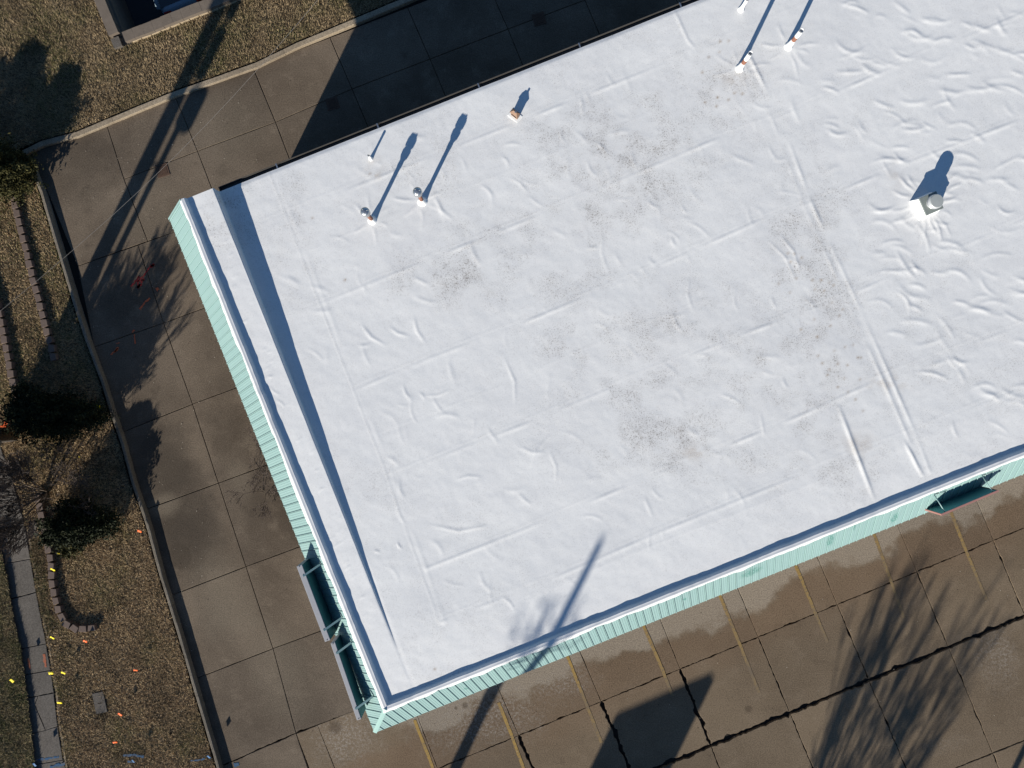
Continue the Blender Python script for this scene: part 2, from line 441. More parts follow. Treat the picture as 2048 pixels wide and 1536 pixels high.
def isect(a, b, c, d):
    x1, y1, x2, y2, x3, y3, x4, y4 = *a, *b, *c, *d
    den = (x1-x2)*(y3-y4) - (y1-y2)*(x3-x4)
    t = ((x1-x3)*(y3-y4) - (y1-y3)*(x3-x4)) / den
    return (x1 + t*(x2-x1), y1 + t*(y2-y1))
srng = random.Random(3)
def slab(parent, px, mat, ztop=0.0, gaps=None, rough=None, thick=0.14):
    """a concrete slab: px corners on the ground, per-edge half gap and chipping (metres)"""
    w = [W(*p, 0).to_2d() for p in px]
    area = sum(w[i].x * w[(i+1) % len(w)].y - w[(i+1) % len(w)].x * w[i].y for i in range(len(w)))
    gaps = list(gaps or [0.009] * len(w)); rough = list(rough or [0.004] * len(w))
    if area < 0:
        w.reverse()
        gaps = gaps[::-1]; gaps = gaps[1:] + gaps[:1]
        rough = rough[::-1]; rough = rough[1:] + rough[:1]
    n = len(w)
    lines = []
    for i in range(n):
        d = (w[(i+1) % n] - w[i]).normalized(); nrm = Vector((-d.y, d.x))
        lines.append((w[i] + nrm * gaps[i], d))
    cor = []
    for i in range(n):
        p, d = lines[i-1]; q, e = lines[i]
        r = isect(tuple(p), tuple(p + d), tuple(q), tuple(q + e))
        cor.append(Vector(r))
    out = []
    for i in range(n):
        a, b = cor[i], cor[(i+1) % n]
        L = (b - a).length
        k = max(2, int(L / (0.09 if rough[i] > 0.008 else 0.35)))
        d = (b - a).normalized(); nrm = Vector((-d.y, d.x))
        ph = srng.uniform(0, 50)
        for j in range(k):
            t = j / k
            off = 0
            if j:
                s = t * L
                off = rough[i] * (1.5 * max(0, math.sin(s * 2.3 + ph) * math.sin(s * 5.9 + ph * 2) - .38) + srng.random() ** 3 * .8 + srng.random() * .12)
            out.append(a.lerp(b, t) + nrm * off)
    cx = sum((p.x for p in out)) / len(out); cy = sum((p.y for p in out)) / len(out)
    zt = ztop + srng.uniform(-0.004, 0.004)
    mb = MB(); N = len(out)
    c = Vector((cx, cy))
    vs = [(p.x, p.y, zt - thick) for p in out] + [(p.x, p.y, zt - 0.007) for p in out]
    inner = []
    for p in out:
        q = p + (c - p).normalized() * 0.012
        inner.append((q.x, q.y, zt))
    vs += inner
    fs = [(i, (i+1) % N, N + (i+1) % N, N + i) for i in range(N)] + [(N + i, N + (i+1) % N, 2*N + (i+1) % N, 2*N + i) for i in range(N)]
    fs.append(tuple(range(2*N, 3*N)))
    mb.add(vs, fs)
    return mb.build('concrete_slab', mat, parent)

drive = tag(empty('driveway', W(400, 900)), kind='structure')
drive.location = (0, 0, 0)
cols_u = [((214, 252), (248, 358), (295, 482)), ((350, 192), (395, 302), (445, 432)), ((505, 133), (551, 244), (600, 372)), ((660, 75), (704, 178), (760, 310)),
          ((815, 15), (860, 118), (915, 250)), ((970, -45), (1016, 58), (1070, 190)), ((1125, -108), (1170, 0), (1225, 130)), ((1285, -172), (1330, -60), (1380, 70)), ((1450, -240), (1495, -125), (1545, 0))]
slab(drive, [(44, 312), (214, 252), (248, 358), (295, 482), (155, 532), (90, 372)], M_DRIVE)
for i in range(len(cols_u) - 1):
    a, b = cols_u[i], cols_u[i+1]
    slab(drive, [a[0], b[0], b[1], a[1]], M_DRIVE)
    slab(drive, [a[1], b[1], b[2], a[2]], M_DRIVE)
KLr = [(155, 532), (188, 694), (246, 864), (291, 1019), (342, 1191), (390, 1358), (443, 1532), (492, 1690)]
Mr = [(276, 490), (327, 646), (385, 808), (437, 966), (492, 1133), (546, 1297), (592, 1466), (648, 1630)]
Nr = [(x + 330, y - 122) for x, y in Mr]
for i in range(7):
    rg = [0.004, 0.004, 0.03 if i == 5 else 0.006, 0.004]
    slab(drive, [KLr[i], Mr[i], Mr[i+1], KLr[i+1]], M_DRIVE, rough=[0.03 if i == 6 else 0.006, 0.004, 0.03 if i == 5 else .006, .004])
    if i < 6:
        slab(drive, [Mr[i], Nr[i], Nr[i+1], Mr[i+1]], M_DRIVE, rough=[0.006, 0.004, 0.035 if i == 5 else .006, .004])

lot = tag(empty('parking_lot'), kind='structure')
F0 = ((592, 1466), (708, 1421)); 
def Fl(x0, y0, s): return ((x0, y0), (x0 + 1000, y0 + 1000 * s))
rows = [Fl(708, 1421, -0.398), Fl(954, 1505, -0.411), Fl(1741, 1359, -0.414), Fl(1911, 1536, -0.40), Fl(1911, 1716, -0.40), Fl(1911, 1890, -0.40)]
gx = [(592, 1466, .37), (643, 1470, .40), (838, 1440, .385), (1008, 1402, .43), (1164, 1312, .424), (1326, 1252, .40), (1476, 1177, .418), (1633, 1110, .42), (1793, 1045, .417), (1953, 1000, .42), (2113, 935, .42), (2273, 870, .42), (2433, 805, .42)]
gl = [((x, y), (x + s * 1000, y + 1000)) for x, y, s in gx]
rowgap = [.008, .0035, .042, .010, .010, .010]; rowr = [.01, .03, .075, .02, .01, .01]
for j in range(5):
    for i in range(len(gl) - 1):
        c = [isect(*gl[i], *rows[j]), isect(*gl[i+1], *rows[j]), isect(*gl[i+1], *rows[j+1]), isect(*gl[i], *rows[j+1])]
        if max(p[1] for p in c) < 400 or min(p[1] for p in c) > 2400: continue
        def gg(k): return .026 if (j == 1 and k in (3, 4, 5)) else (.0055 if j >= 1 else .0035)
        def gr(k): return .075 if (j == 1 and k in (3, 4, 5)) else (.03 if j >= 1 else .012)
        # faint joints in places
        g = [rowgap[j], gg(i+1), rowgap[j+1], gg(i)]
        r = [rowr[j], gr(i+1), rowr[j+1], gr(i)]
        if j == 0: r[2] = 0.028
        slab(lot, c, M_LOT, gaps=g, rough=r)

# painted bay lines
def ribbon(pts, widths, z, jit=0.0, step=0.12, rnd=random):
    """flat strip along world points"""
    P_ = [pts[0]]
    for a, b in zip(pts[:-1], pts[1:]):
        n = max(1, int((b - a).length / step))
        for k in range(1, n + 1): P_.append(a.lerp(b, k / n))
    vs, fs = [], []
    N = len(P_)
    for i, p in enumerate(P_):
        d = (P_[min(i+1, N-1)] - P_[max(i-1, 0)]).normalized(); nn = Vector((-d.y, d.x, 0))
        t = i / (N - 1)
        w = widths[0] * (1 - t) + widths[1] * t
        a = p + nn * (w / 2 + rnd.uniform(-jit, jit)); b = p - nn * (w / 2 + rnd.uniform(-jit, jit))
        vs += [(a.x, a.y, z), (b.x, b.y, z)]
    for i in range(N - 1): fs.append((2*i, 2*i+1, 2*i+3, 2*i+2))
    return vs, fs, [i / (N - 1) for i in range(N) for _ in (0, 1)]
lines_y = [[(829, 1440), (866, 1536), (900, 1625)], [(997, 1405), (1022, 1467), (1047, 1536), (1075, 1610)], [(1130, 1300), (1169, 1399), (1203, 1485)], [(1282, 1240), (1324, 1337), (1345, 1392)],
           [(1436, 1182), (1479, 1287), (1518, 1385)], [(1590, 1128), (1631, 1227), (1655, 1285)], [(1743, 1055), (1771, 1132), (1808, 1236)], [(1897, 1012), (1928, 1092), (1974, 1202)], [(2055, 960), (2090, 1045), (2130, 1140)]]
fades = [(.1, .35), (.1, .4), (.05, .7), (.15, .75), (.25, .85), (.25, .75), (.4, .85), (.15, .85), (.2, .85)]
for L, (f0, f1) in zip(lines_y, fades):
    vs, fs, tt = ribbon([W(*p) for p in L], (0.105, 0.10), 0.009, 0.006)
    me = bpy.data.meshes.new('parking_line'); me.from_pydata(vs, [], fs); me.materials.append(M_YELLOWLINE)
    a = me.attributes.new('fade', 'FLOAT', 'POINT'); a.data.foreach_set('value', [f0 + (f1 - f0) * t for t in tt])
    link('parking_line', me, lot)

# kerbs: profiled strips following the drive
def sweep(pts, w, z0, z1, name, mat, ch=0.02, seg=3.0, joint=0.008, parent=None):
    """raised strip cut into cast lengths"""
    P_ = []
    for a, b in zip(pts[:-1], pts[1:]):
        n = max(1, int((b - a).length / 0.25))
        for k in range(n): P_.append(a.lerp(b, k / n))
    P_.append(pts[-1])
    run, cur, dist = [], [P_[0]], 0
    for a, b in zip(P_[:-1], P_[1:]):
        cur.append(b); dist += (b - a).length
        if dist > seg: run.append(cur); cur = [b]; dist = 0
    if len(cur) > 1: run.append(cur)
    for c in run:
        d0 = (c[1] - c[0]).normalized(); c = [c[0] + d0 * joint] + c[1:]
        mb = MB(); vs, fs = [], []
        prof = [(-w/2, z0), (-w/2, z1 - ch), (-w/2 + ch, z1), (w/2 - ch, z1), (w/2, z1 - ch), (w/2, z0)]
        k = len(prof)
        for i, p in enumerate(c):
            d = (c[min(i+1, len(c)-1)] - c[max(i-1, 0)]).normalized(); nn = Vector((-d.y, d.x, 0))
            for x, z in prof: 
                q = p + nn * (x + random.uniform(-.004, .004)); vs.append((q.x, q.y, z))
        for i in range(len(c) - 1):
            for j in range(k - 1): fs.append((i*k + j, (i+1)*k + j, (i+1)*k + j+1, i*k + j+1))
        fs += [tuple(range(k)), tuple(range((len(c)-1)*k, len(c)*k))[::-1]]
        mb.add(vs, fs); mb.build('kerb_stone', mat, parent)
KERB = [(58, 322), (83, 384), (105, 459), (150, 609), (175, 684), (205, 764), (225, 830), (245, 888), (265, 963), (295, 1050), (322, 1151), (355, 1257), (390, 1377), (437, 1536), (486, 1700)]
k1 = tag(empty('drive_edge_kerb'), kind='structure')
sweep([W(*p, .2) for p in KERB], 0.11, -0.08, 0.21, 'kerb', M_KERB2, parent=k1)
KERB2 = [(46, 306), (83, 287), (155, 268), (335, 193), (512, 130), (595, 90), (672, 58), (810, 0), (1000, -85), (1300, -215)]
k2 = tag(empty('lawn_edge_kerb'), kind='structure')
sweep([W(*p, .1) for p in KERB2], 0.19, -0.08, 0.10, 'kerb', M_KERB, parent=k2)

# lawns
def poly_mesh(name, px, z, mat):
    ps = [W(x, y, z) for x, y in px]
    tris = tessellate_polygon([ps])
    me = bpy.data.meshes.new(name)
    me.from_pydata([tuple(p) for p in ps], [], [tuple(t) for t in tris]); me.materials.append(mat); me.update()
    bm = bmesh.new(); bm.from_mesh(me); bmesh.ops.recalc_face_normals(bm, faces=bm.faces)
    if sum(f.normal.z for f in bm.faces) < 0: bmesh.ops.reverse_faces(bm, faces=bm.faces)
    bm.to_mesh(me); bm.free()
    return me
def pxy(p):
    return (1024 + p.x * F / (H - p.z), 768 - p.y * F / (H - p.z))
pit_out = [pxy(P(a, b, .08)) for a, b in ((PW, 0), (0, 0), (0, PL))]
L1 = [(40, 297), (83, 279), (155, 260), (335, 185), (512, 122), (595, 82), (672, 50), (810, -8), (1000, -93), (1300, -222), (1300, -420)] + pit_out + [(-500, -450), (-500, 318), (30, 318)]
kerb_o = [(x - 6, y + 2) for x, y in KERB]
walk_r = [(131, 1536), (117, 1447), (110, 1377), (97, 1297), (85, 1240), (69, 1152), (60, 1097), (53, 1056), (44, 1010), (20, 935), (-12, 850)]
walk_l = [(70, 1536), (60, 1440), (52, 1377), (42, 1302), (25, 1227), (15, 1158), (5, 1112), (-8, 1060), (-35, 985), (-65, 900)]
L2 = [(30, 320)] + kerb_o + [(150, 1700)] + walk_r + [(-500, 850), (-500, 320)]
L3 = [(88, 1700)] + walk_l + [(-500, 900), (-500, 1700)]
lawn1 = tag(link('lawn_back', poly_mesh('lawn_back', L1, 0.07, M_THATCH)), kind='structure')
lawn2 = tag(link('lawn_side', poly_mesh('lawn_side', L2, 0.07, M_THATCH)), kind='structure')
lawn3 = tag(link('lawn_verge', poly_mesh('lawn_verge', L3, 0.17, M_THATCH)), kind='structure')
def inside(px, py, poly):
    r = np.zeros(len(px), bool); n = len(poly)
    for i in range(n):
        x1, y1 = poly[i]; x2, y2 = poly[(i+1) % n]
        c = ((y1 > py) != (y2 > py)) & (px < (x2 - x1) * (py - y1) / ((y2 - y1) or 1e-9) + x1)
        r ^= c
    return r
def grass(name, poly, z, dens, lo, hi, mat, box, avoid=()):
    x0, y0, x1, y1 = box
    area = (x1 - x0) * (y1 - y0) / (F / H) ** 2
    n = int(area * dens)
    px = rng.uniform(x0, x1, n); py = rng.uniform(y0, y1, n)
    k = inside(px, py, poly)
    px, py = px[k], py[k]
    X = (px - 1024) / F * (H - z); Y = (768 - py) / F * (H - z)
    cl = vnoise(X, Y, 0.16, 5) * .6 + vnoise(X, Y, 0.5, 8) * .4
    keep = rng.uniform(-1.0, .7, len(X)) < cl + .25
    X, Y, cl = X[keep], Y[keep], cl[keep]
    n = len(X)
    az = rng.uniform(0, 2*np.pi, n); tilt = rng.uniform(0.4, 1.42, n)
    ln = rng.uniform(lo, hi, n) * (1 + .35 * cl)
    w = rng.uniform(0.006, 0.013, n)
    dx, dy = np.cos(az), np.sin(az)
    v = np.zeros((n, 3, 3))
    base_z = z - 0.005
    v[:, 0] = np.stack([X - dy * w, Y + dx * w, np.full(n, base_z)], 1)
    v[:, 1] = np.stack([X + dy * w, Y - dx * w, np.full(n, base_z)], 1)
    v[:, 2] = np.stack([X + dx * ln * np.sin(tilt), Y + dy * ln * np.sin(tilt), base_z + ln * np.cos(tilt) + .01], 1)
    me = np_mesh(name, v.reshape(-1, 3), np.arange(3 * n).reshape(-1, 3), mat)
    o = link(name, me)
    tag(o, kind='stuff')
    return o
g = grass('dry_grass', L1, 0.07, 3000, .05, .11, M_BLADES1, (-40, -30, 860, 330))
tag(g, 'short dry brown grass on the lawn behind the building', 'grass')
g = grass('dry_grass', L2, 0.07, 3000, .045, .10, M_BLADES, (-40, 300, 470, 1560))
tag(g, 'short dry brown grass beside the driveway', 'grass')
g = grass('green_grass', L3, 0.17, 3600, .05, .11, M_BLADES2, (-40, 860, 110, 1560))
tag(g, 'darker green grass left of the sidewalk', 'grass')
strip = [(72, 1168), (60, 1097), (60, 1075), (80, 1075), (95, 1160), (98, 1220), (118, 1252), (95, 1270), (85, 1240)]
g = grass('green_grass', strip, 0.08, 2600, .05, .09, M_BLADES2, (40, 1060, 140, 1290))
tag(g, 'greenish grass between sidewalk and curved block edging', 'grass')
upper = [(30, 390), (80, 384), (165, 640), (200, 760), (40, 790), (0, 640), (-40, 400)]
g = grass('green_grass', upper, 0.075, 900, .05, .10, M_BLADES2, (-40, 380, 210, 800))
tag(g, 'greenish grass among the dry lawn by the block edging', 'grass')

# sidewalk slabs
walk = tag(empty('sidewalk'), kind='structure')
def lerp_at(line, y):
    for (x1, y1), (x2, y2) in zip(line[:-1], line[1:]):
        if min(y1, y2) <= y <= max(y1, y2):
            return x1 + (x2 - x1) * (y - y1) / ((y2 - y1) or 1e-9)
    return line[0][0]
wr = [(185, 1700)] + walk_r; wl = [(95, 1700)] + walk_l
cuts = [(905, 860), (985, 945), (1062, 1045), (1127, 1117), (1198, 1183), (1297, 1286), (1349, 1339), (1395, 1384), (1467, 1451), (1528, 1518), (1690, 1680)]
for (a0, b0), (a1, b1) in zip(cuts[:-1], cuts[1:]):
    q = [(lerp_at(wl, a0), a0), (lerp_at(wr, b0), b0), (lerp_at(wr, b1), b1), (lerp_at(wl, a1), a1)]
    rr = [0.02 if a0 in (1395, 1198) else .006, .012, 0.02 if a1 in (1395, 1198) else .006, .006]
    if a0 == 1395:                       # cracked slab in two pieces
        slab(walk, [q[0], (78, 1390), (72, 1408), (93, 1459), q[3]], M_WALK, 0.06, rough=[.02, .006, .01, .006, .006], gaps=[.01]*5)
        slab(walk, [(78, 1390), q[1], q[2], (93, 1459), (72, 1408)], M_WALK, 0.06, rough=[.02, .012, .006, .01, .006], gaps=[.01]*5)
    else:
        slab(walk, q, M_WALK, 0.06, rough=rr)
slab(walk, [(60, 1052), (78, 1040), (84, 1072), (64, 1078)], M_WALK, 0.085)
mb = MB(); mb.v
edge = ribbon([W(x + 2, y, .08) for x, y in reversed(walk_r[:8])], (.05, .05), 0.076, .012, .1)
mb = MB(); mb.add(edge[0], edge[1]); mb.build('sandy_edge', M_KERB, walk)

# ------------------------------------------------------------------ building
bld = empty('store_building', B(0, 0, 0))
bld.location = (0, 0, 0)
tag(bld, 'long low store building with flat white membrane roof and teal metal eaves', 'building')
UMAX, VMAX, OUT, DROP = 27.0, 14.8, 0.80, 0.90
ZS = ZT - 0.11                           # roof level inside the edge
USTEP, FALL = 0.88, 0.36
def roof_base(u, v):
    u = np.asarray(u, float); v = np.asarray(v, float)
    main = ZS - FALL * np.clip((v - 1.4) / 13.4, 0, None)
    z = np.where(u < USTEP, ZS, main)
    t = sstep((u - USTEP) / 0.02)
    z = np.where((u >= USTEP) & (u < USTEP + .02), ZS + (main - ZS) * t, z)
    return z
def RZ(px, py):
    """the roof point seen at a pixel"""
    z = 4.6
    for _ in range(6):
        p = W(px, py, z); u, v = to_uv(p); z = float(roof_base(u, v))
    return W(px, py, z)
def RUV(px, py): return to_uv(RZ(px, py))

st = 0.036
us = np.concatenate([[-.11, -.08, -.05, -.02, 0, .02, .05, .07, .085, .10, .115, .13, .15, .165], np.arange(.18, USTEP - .01, .035), [USTEP, USTEP + .006, USTEP + .014, USTEP + .02], np.arange(USTEP + .05, UMAX, st), [UMAX]])
vs_ = np.concatenate([[-.11, -.08, -.05, -.02, 0, .02, .05, .07, .085, .10, .115, .13, .15, .165], np.arange(.18, VMAX - .02, st), [VMAX]])
UU, VV = np.meshgrid(us, vs_, indexing='ij')
Z = roof_base(UU, VV)
E = np.minimum(UU, VV)
along = np.where(UU < VV, VV, UU) * np.where(UU < VV, 1, 1) + np.where(UU < VV, 40, 0)
w1 = vnoise(along, 0 * along, 0.55, 21) + .5 * vnoise(along, 0 * along, 0.17, 22)
lip = 0.11 * (1 - sstep((E - .085 - .010 * w1) / 0.06))
lip = np.where(E < .05, .11 + .014 * sstep((.05 - E) / .05), lip) + np.where(E < .15, .006 * w1, 0) * (E > -.02)
Z = np.where(E < .2, np.maximum(Z, ZS) * 0 + np.where(E < 0, ZT - .02, Z + lip), Z)
Z = np.where(E < 0, ZT - .012 + 1.0 * 0 + 1.125 * np.minimum(E, 0) + .018, Z)
inner = (E > .14)
h = np.zeros_like(Z); dirt = np.zeros_like(Z); brown = np.zeros_like(Z)
def seg_add(pts, height, width, taper=True, mod=None, side=None, arr=None):
    """a soft ridge along roof (u,v) polyline"""
    A = h if arr is None else arr
    pts = np.array(pts, float)
    pad = width * 3.2
    i0, i1 = np.searchsorted(us, [pts[:, 0].min() - pad, pts[:, 0].max() + pad])
    j0, j1 = np.searchsorted(vs_, [pts[:, 1].min() - pad, pts[:, 1].max() + pad])
    if i1 <= i0 or j1 <= j0: return
    u = UU[i0:i1, j0:j1]; v = VV[i0:i1, j0:j1]
    best = np.full(u.shape, 1e9); tb = np.zeros_like(u); sb = np.zeros_like(u)
    L = np.concatenate([[0], np.cumsum(np.linalg.norm(np.diff(pts, axis=0), axis=1))])
    for k in range(len(pts) - 1):
        a, b = pts[k], pts[k+1]; d = b - a; l2 = (d @ d) or 1e-9
        t = np.clip(((u - a[0]) * d[0] + (v - a[1]) * d[1]) / l2, 0, 1)
        qx = u - a[0] - t * d[0]; qy = v - a[1] - t * d[1]
        dd = np.hypot(qx, qy)
        m_ = dd < best
        best = np.where(m_, dd, best); tb = np.where(m_, (L[k] + t * math.sqrt(l2)) / L[-1], tb)
    g = np.exp(-(best / width) ** 2)
    if taper: g *= np.clip(np.sin(np.pi * np.clip(tb, 0.02, .98)), 0, 1) ** .6
    if mod is not None: g *= mod(tb * L[-1])
    A[i0:i1, j0:j1] += height * g
# sheet seams across the roof (parallel to the front)
seam_px = [[(520, 470 - 30), (1040, 234), (1650, -10)], [(610, 610), (1040, 437), (1430, 270), (1540, 232), (1799, 120), (2100, -5)], [(706, 772), (855, 709), (1040, 639), (1264, 546), (1536, 424), (1640, 389), (1799, 323), (2120, 200)],
           [(770, 950), (909, 893), (1040, 843), (1235, 762), (1499, 654), (1690, 584), (1836, 519), (2130, 397)], [(850, 1128), (1040, 1053), (1235, 971), (1440, 889), (1600, 822), (1761, 748), (2140, 605)],
           [(880, 1235), (1100, 1150), (1300, 1063), (1640, 925), (1820, 858), (2160, 720)]]
for q, L in enumerate(seam_px):
    p = np.array([RUV(*a) for a in L])
    ph = q * 7.7
    f = lambda s, ph=ph: np.clip(.25 + 1.0 * vnoise(s, 0 * s + ph, .8, 31 + int(ph)), 0, 1.25)
    seg_add(p, .0025, .02, False)
    seg_add(p + [0, -.13], .0115, .05, False, f)
    seg_add(p, .16, .018, False, lambda s, ph=ph: np.clip(.3 + 1.0 * vnoise(s, 0 * s + ph, .5, 41 + int(ph)), 0, 1.4), arr=dirt)
# half-width laps
for L in ([(760, 905 - 40), (1040, 738 + 20), (1130, 712), (1400, 600)], [(1024, 1215), (1230, 1120), (1440, 1040), (1640, 960)], [(620, 500), (760, 440), (1050, 330), (1300, 225)]):
    seg_add([RUV(*a) for a in L], .002, .02, False)
    seg_add([RUV(*a) for a in L], .10, .02, False, lambda s: np.clip(.1 + 1.0 * vnoise(s, 0 * s, .4, 47), 0, 1.3), arr=dirt)
# side seam and the raised double lap on the right
side = [RUV(*a) for a in ((538, 345), (640, 610), (700, 765), (760, 915), (880, 1250))]
seg_add(side, .004, .022, False); seg_add(side, .22, .016, False, lambda s: np.clip(.55 + .6 * vnoise(s, 0 * s, .4, 55), 0, 1.3), arr=dirt)
seg_add(np.array(side) + [.16, 0], .006, .06, False, lambda s: np.clip(.3 + .9 * vnoise(s, 0 * s, .8, 56), 0, 1.2))
dl = np.array([RUV(*a) for a in ((1487, 125), (1545, 240), (1608, 412), (1690, 590), (1762, 752), (1815, 872), (1845, 950))])
seg_add(dl, .014, .045, False, lambda s: np.clip(.5 + .9 * vnoise(s, 0 * s, .7, 57), .1, 1.3))
seg_add(dl + [.22, .0], .016, .048, False, lambda s: np.clip(.4 + 1.0 * vnoise(s, 0 * s, .6, 58), 0, 1.3))
seg_add(dl + [-.03, .0], .12, .016, False, arr=dirt)
seg_add([RUV(*a) for a in ((1678, 815), (1712, 905), (1748, 998))], .03, .05, True)
seg_add([RUV(*a) for a in ((1810, 885), (1826, 915), (1842, 948))], .028, .045, True)
seg_add([RUV(*a) for a in ((1348, 20), (1375, 80), (1392, 100))], .012, .04, True)
# wrinkles: curved puckers; denser right of the double lap
def pucker(px, py, L, ang, curve, hgt, wid):
    u, v = RUV(px, py)
    pts = []
    for k in range(6):
        t = k / 5 - .5
        pts.append((u + math.cos(ang) * L * t - math.sin(ang) * curve * L * (t * t * 4 - 1) * .25, v + math.sin(ang) * L * t + math.cos(ang) * curve * L * (t * t * 4 - 1) * .25))
    seg_add(pts, hgt, wid)
pr = random.Random(11)
for _ in range(225):
    px = pr.uniform(1560, 2060); py = pr.uniform(-10, 880)
    u, v = RUV(px, py)
    if v < .5 or v > 14.6 or px < 1500 + py * .42: continue
    fan = 1.75 if pr.random() < .12 else pr.choice([-.85, -.7, -.55, -.45, -.1])
    pucker(px, py, pr.uniform(.35, .95), fan + pr.uniform(-.22, .22), pr.uniform(-.9, .9), pr.uniform(.004, .0145), pr.uniform(.040, .066))
for _ in range(170):
    px = pr.uniform(560, 1620); py = pr.uniform(150, 1250)
    u, v = RUV(px, py)
    if u < 1.5 or v < .8 or v > 14.4: continue
    a = pr.choice([1.5, 1.75, 1.3, -.5, -.8, 2.0])
    pucker(px, py, pr.uniform(.25, .75), a + pr.uniform(-.3, .3), pr.uniform(-.7, .7), pr.uniform(.002, .010), pr.uniform(.035, .065))
for (x0, y0, x1, y1, hh, ww) in ((723, 650, 770, 690, .014, .04), (780, 655, 815, 672, .012, .04), (828, 635, 850, 685, .014, .04), (1010, 720, 1030, 810, .012, .04), (806, 770, 822, 800, .012, .04),
                             (838, 785, 850, 800, .01, .03), (850, 792, 900, 780, .008, .03), (1040, 895, 1090, 905, .009, .04), (1060, 940, 1100, 870, .009, .04), (1100, 905, 1112, 965, .009, .04),
                             (860, 1050, 975, 1052, .010, .035), (910, 960, 965, 955, .008, .03), (1190, 285, 1215, 310, .009, .04), (1020, 355, 1055, 385, .009, .04), (960, 370, 985, 392, .009, .04),
                             (870, 395, 905, 440, .012, .045), (812, 340, 832, 375, .006, .03), (1378, 555, 1385, 620, .008, .04), (1345, 625, 1365, 665, .008, .04), (1205, 470, 1215, 540, .007, .045),
                             (1560, 470, 1600, 545, .012, .03), (1535, 480, 1590, 560, .010, .03), (795, 1085, 803, 1098, .02, .02), (748, 1102, 760, 1106, .015, .02),
                             (625, 1040, 632, 1072, .012, .02), (540, 775, 560, 790, .012, .02), (552, 800, 570, 815, .012, .02)):
    (a, b), (c, d) = RUV(x0, y0), RUV(x1, y1)
    n = .1 * pr.choice([-1, 1])
    mx, my = (a + c) / 2 + (d - b) * n, (b + d) / 2 - (c - a) * n
    seg_add([(a, b), ((a + mx) / 2 + 0, (b + my) / 2), (mx, my), ((mx + c) / 2, (my + d) / 2), (c, d)], hh, ww)
# small creases on the shelf along the left edge
for _ in range(34):
    v = pr.uniform(.6, 14.5); u = pr.uniform(.32, .75)
    seg_add([(u - .08, v - .02), (u, v + pr.uniform(-.03, .03)), (u + .1, v + .03)], pr.uniform(.004, .012), .017)
# folds pulled towards the curb and pipes
for (cx, cy, n, r0, r1, hh) in ((1855, 405, 15, .45, 1.25, .020), (1479, 138, 8, .22, .9, .012), (1577, 95, 7, .22, .9, .012), (744, 440, 6, .2, .75, .010), (844, 402, 7, .2, .85, .012), (742, 318, 5, .15, .45, .006)):
    u, v = RUV(cx, cy)
    for k in range(n):
        a = 2 * math.pi * (k + pr.uniform(-.3, .3)) / n; q = pr.uniform(.6, 1)
        seg_add([(u + math.cos(a) * r0, v + math.sin(a) * r0), (u + math.cos(a + .06) * (r0 + r1 * q) / 2, v + math.sin(a + .06) * (r0 + r1 * q) / 2), (u + math.cos(a) * r1 * q, v + math.sin(a) * r1 * q)], hh * pr.uniform(.4, 1), .04)
h += .0050 * vnoise(UU, VV, .8, 61) + .0026 * vnoise(UU + VV * .3, VV, .33, 62) + .0014 * vnoise(UU, VV, .13, 63)
h += .012 * vnoise(UU, VV, 2.2, 64)
blend = sstep((E - .14) / .12) * sstep(np.abs(UU - USTEP - .02) / .12 + (UU < USTEP) * .6)
Z = Z + h * blend
Z = Z - .02 * sstep((VV - (VMAX - .10)) / .1) * (UU > USTEP)
# stains
PXx = 1024 + ((BO.x + U.x * UU + V.x * VV) * F / (H - 4.6)); PYy = 768 - ((BO.y + U.y * UU + V.y * VV) * F / (H - 4.6))
fine = np.clip(vnoise(UU, VV, .10, 71) * .5 + vnoise(UU, VV, .28, 72) * .5 + vnoise(UU, VV, .05, 73) * .35 - .12, 0, 1)
mask = np.zeros_like(Z) + .16 * np.clip(.6 + vnoise(UU, VV, 2.4, 75), 0, 1.4) * (UU > USTEP)
for (cx, cy, rx, ry, s) in ((1250, 300, 170, 120, 1.0), (1210, 430, 130, 90, .8), (900, 560, 120, 60, .9), (1380, 880, 190, 70, .9), (1350, 650, 200, 90, .7), (1620, 500, 90, 200, .7), (1180, 690, 110, 50, .7),
                            (1640, 900, 130, 90, .8), (460, 430, 50, 90, .7), (1000, 470, 130, 60, .6), (1540, 720, 140, 110, .7), (1450, 180, 120, 110, .6), (600, 450, 50, 160, .5), (870, 330, 110, 60, .5), (1150, 560, 150, 80, .5), (1640, 640, 70, 260, .8), (1560, 800, 120, 80, .7), (1280, 780, 160, 60, .6)):
    mask = np.maximum(mask, s * np.exp(-(((PXx - cx) / rx) ** 2 + ((PYy - cy) / ry) ** 2)))
dirt += mask * np.clip(.35 + .9 * vnoise(UU, VV, .45, 72) + .4 * vnoise(UU, VV, .16, 71), 0, 1.2) * .95 + .14
dirt += .55 * np.exp(-(((PXx - 1615) / 10) ** 2 + ((PYy - 797) / 14) ** 2)) * (fine > .12)
dirt += .5 * np.exp(-(((PXx - 455) / 7) ** 2 + ((PYy - 402) / 7) ** 2))
for (a, b, c, d) in ((950, 470, 1072, 424), (1044, 434, 1072, 424), (1108, 405, 1146, 391), (930, 500, 985, 470), (1770, 742, 1800, 725), (1640, 905, 1690, 885), (862, 556, 905, 520), (880, 530, 960, 480), (900, 512, 1000, 455)):
    seg_add([RUV(a, b), RUV(c, d)], .5, .022, True, lambda s: np.clip(.6 + .9 * vnoise(s, 0 * s, .15, 77), 0, 1.3), arr=dirt)
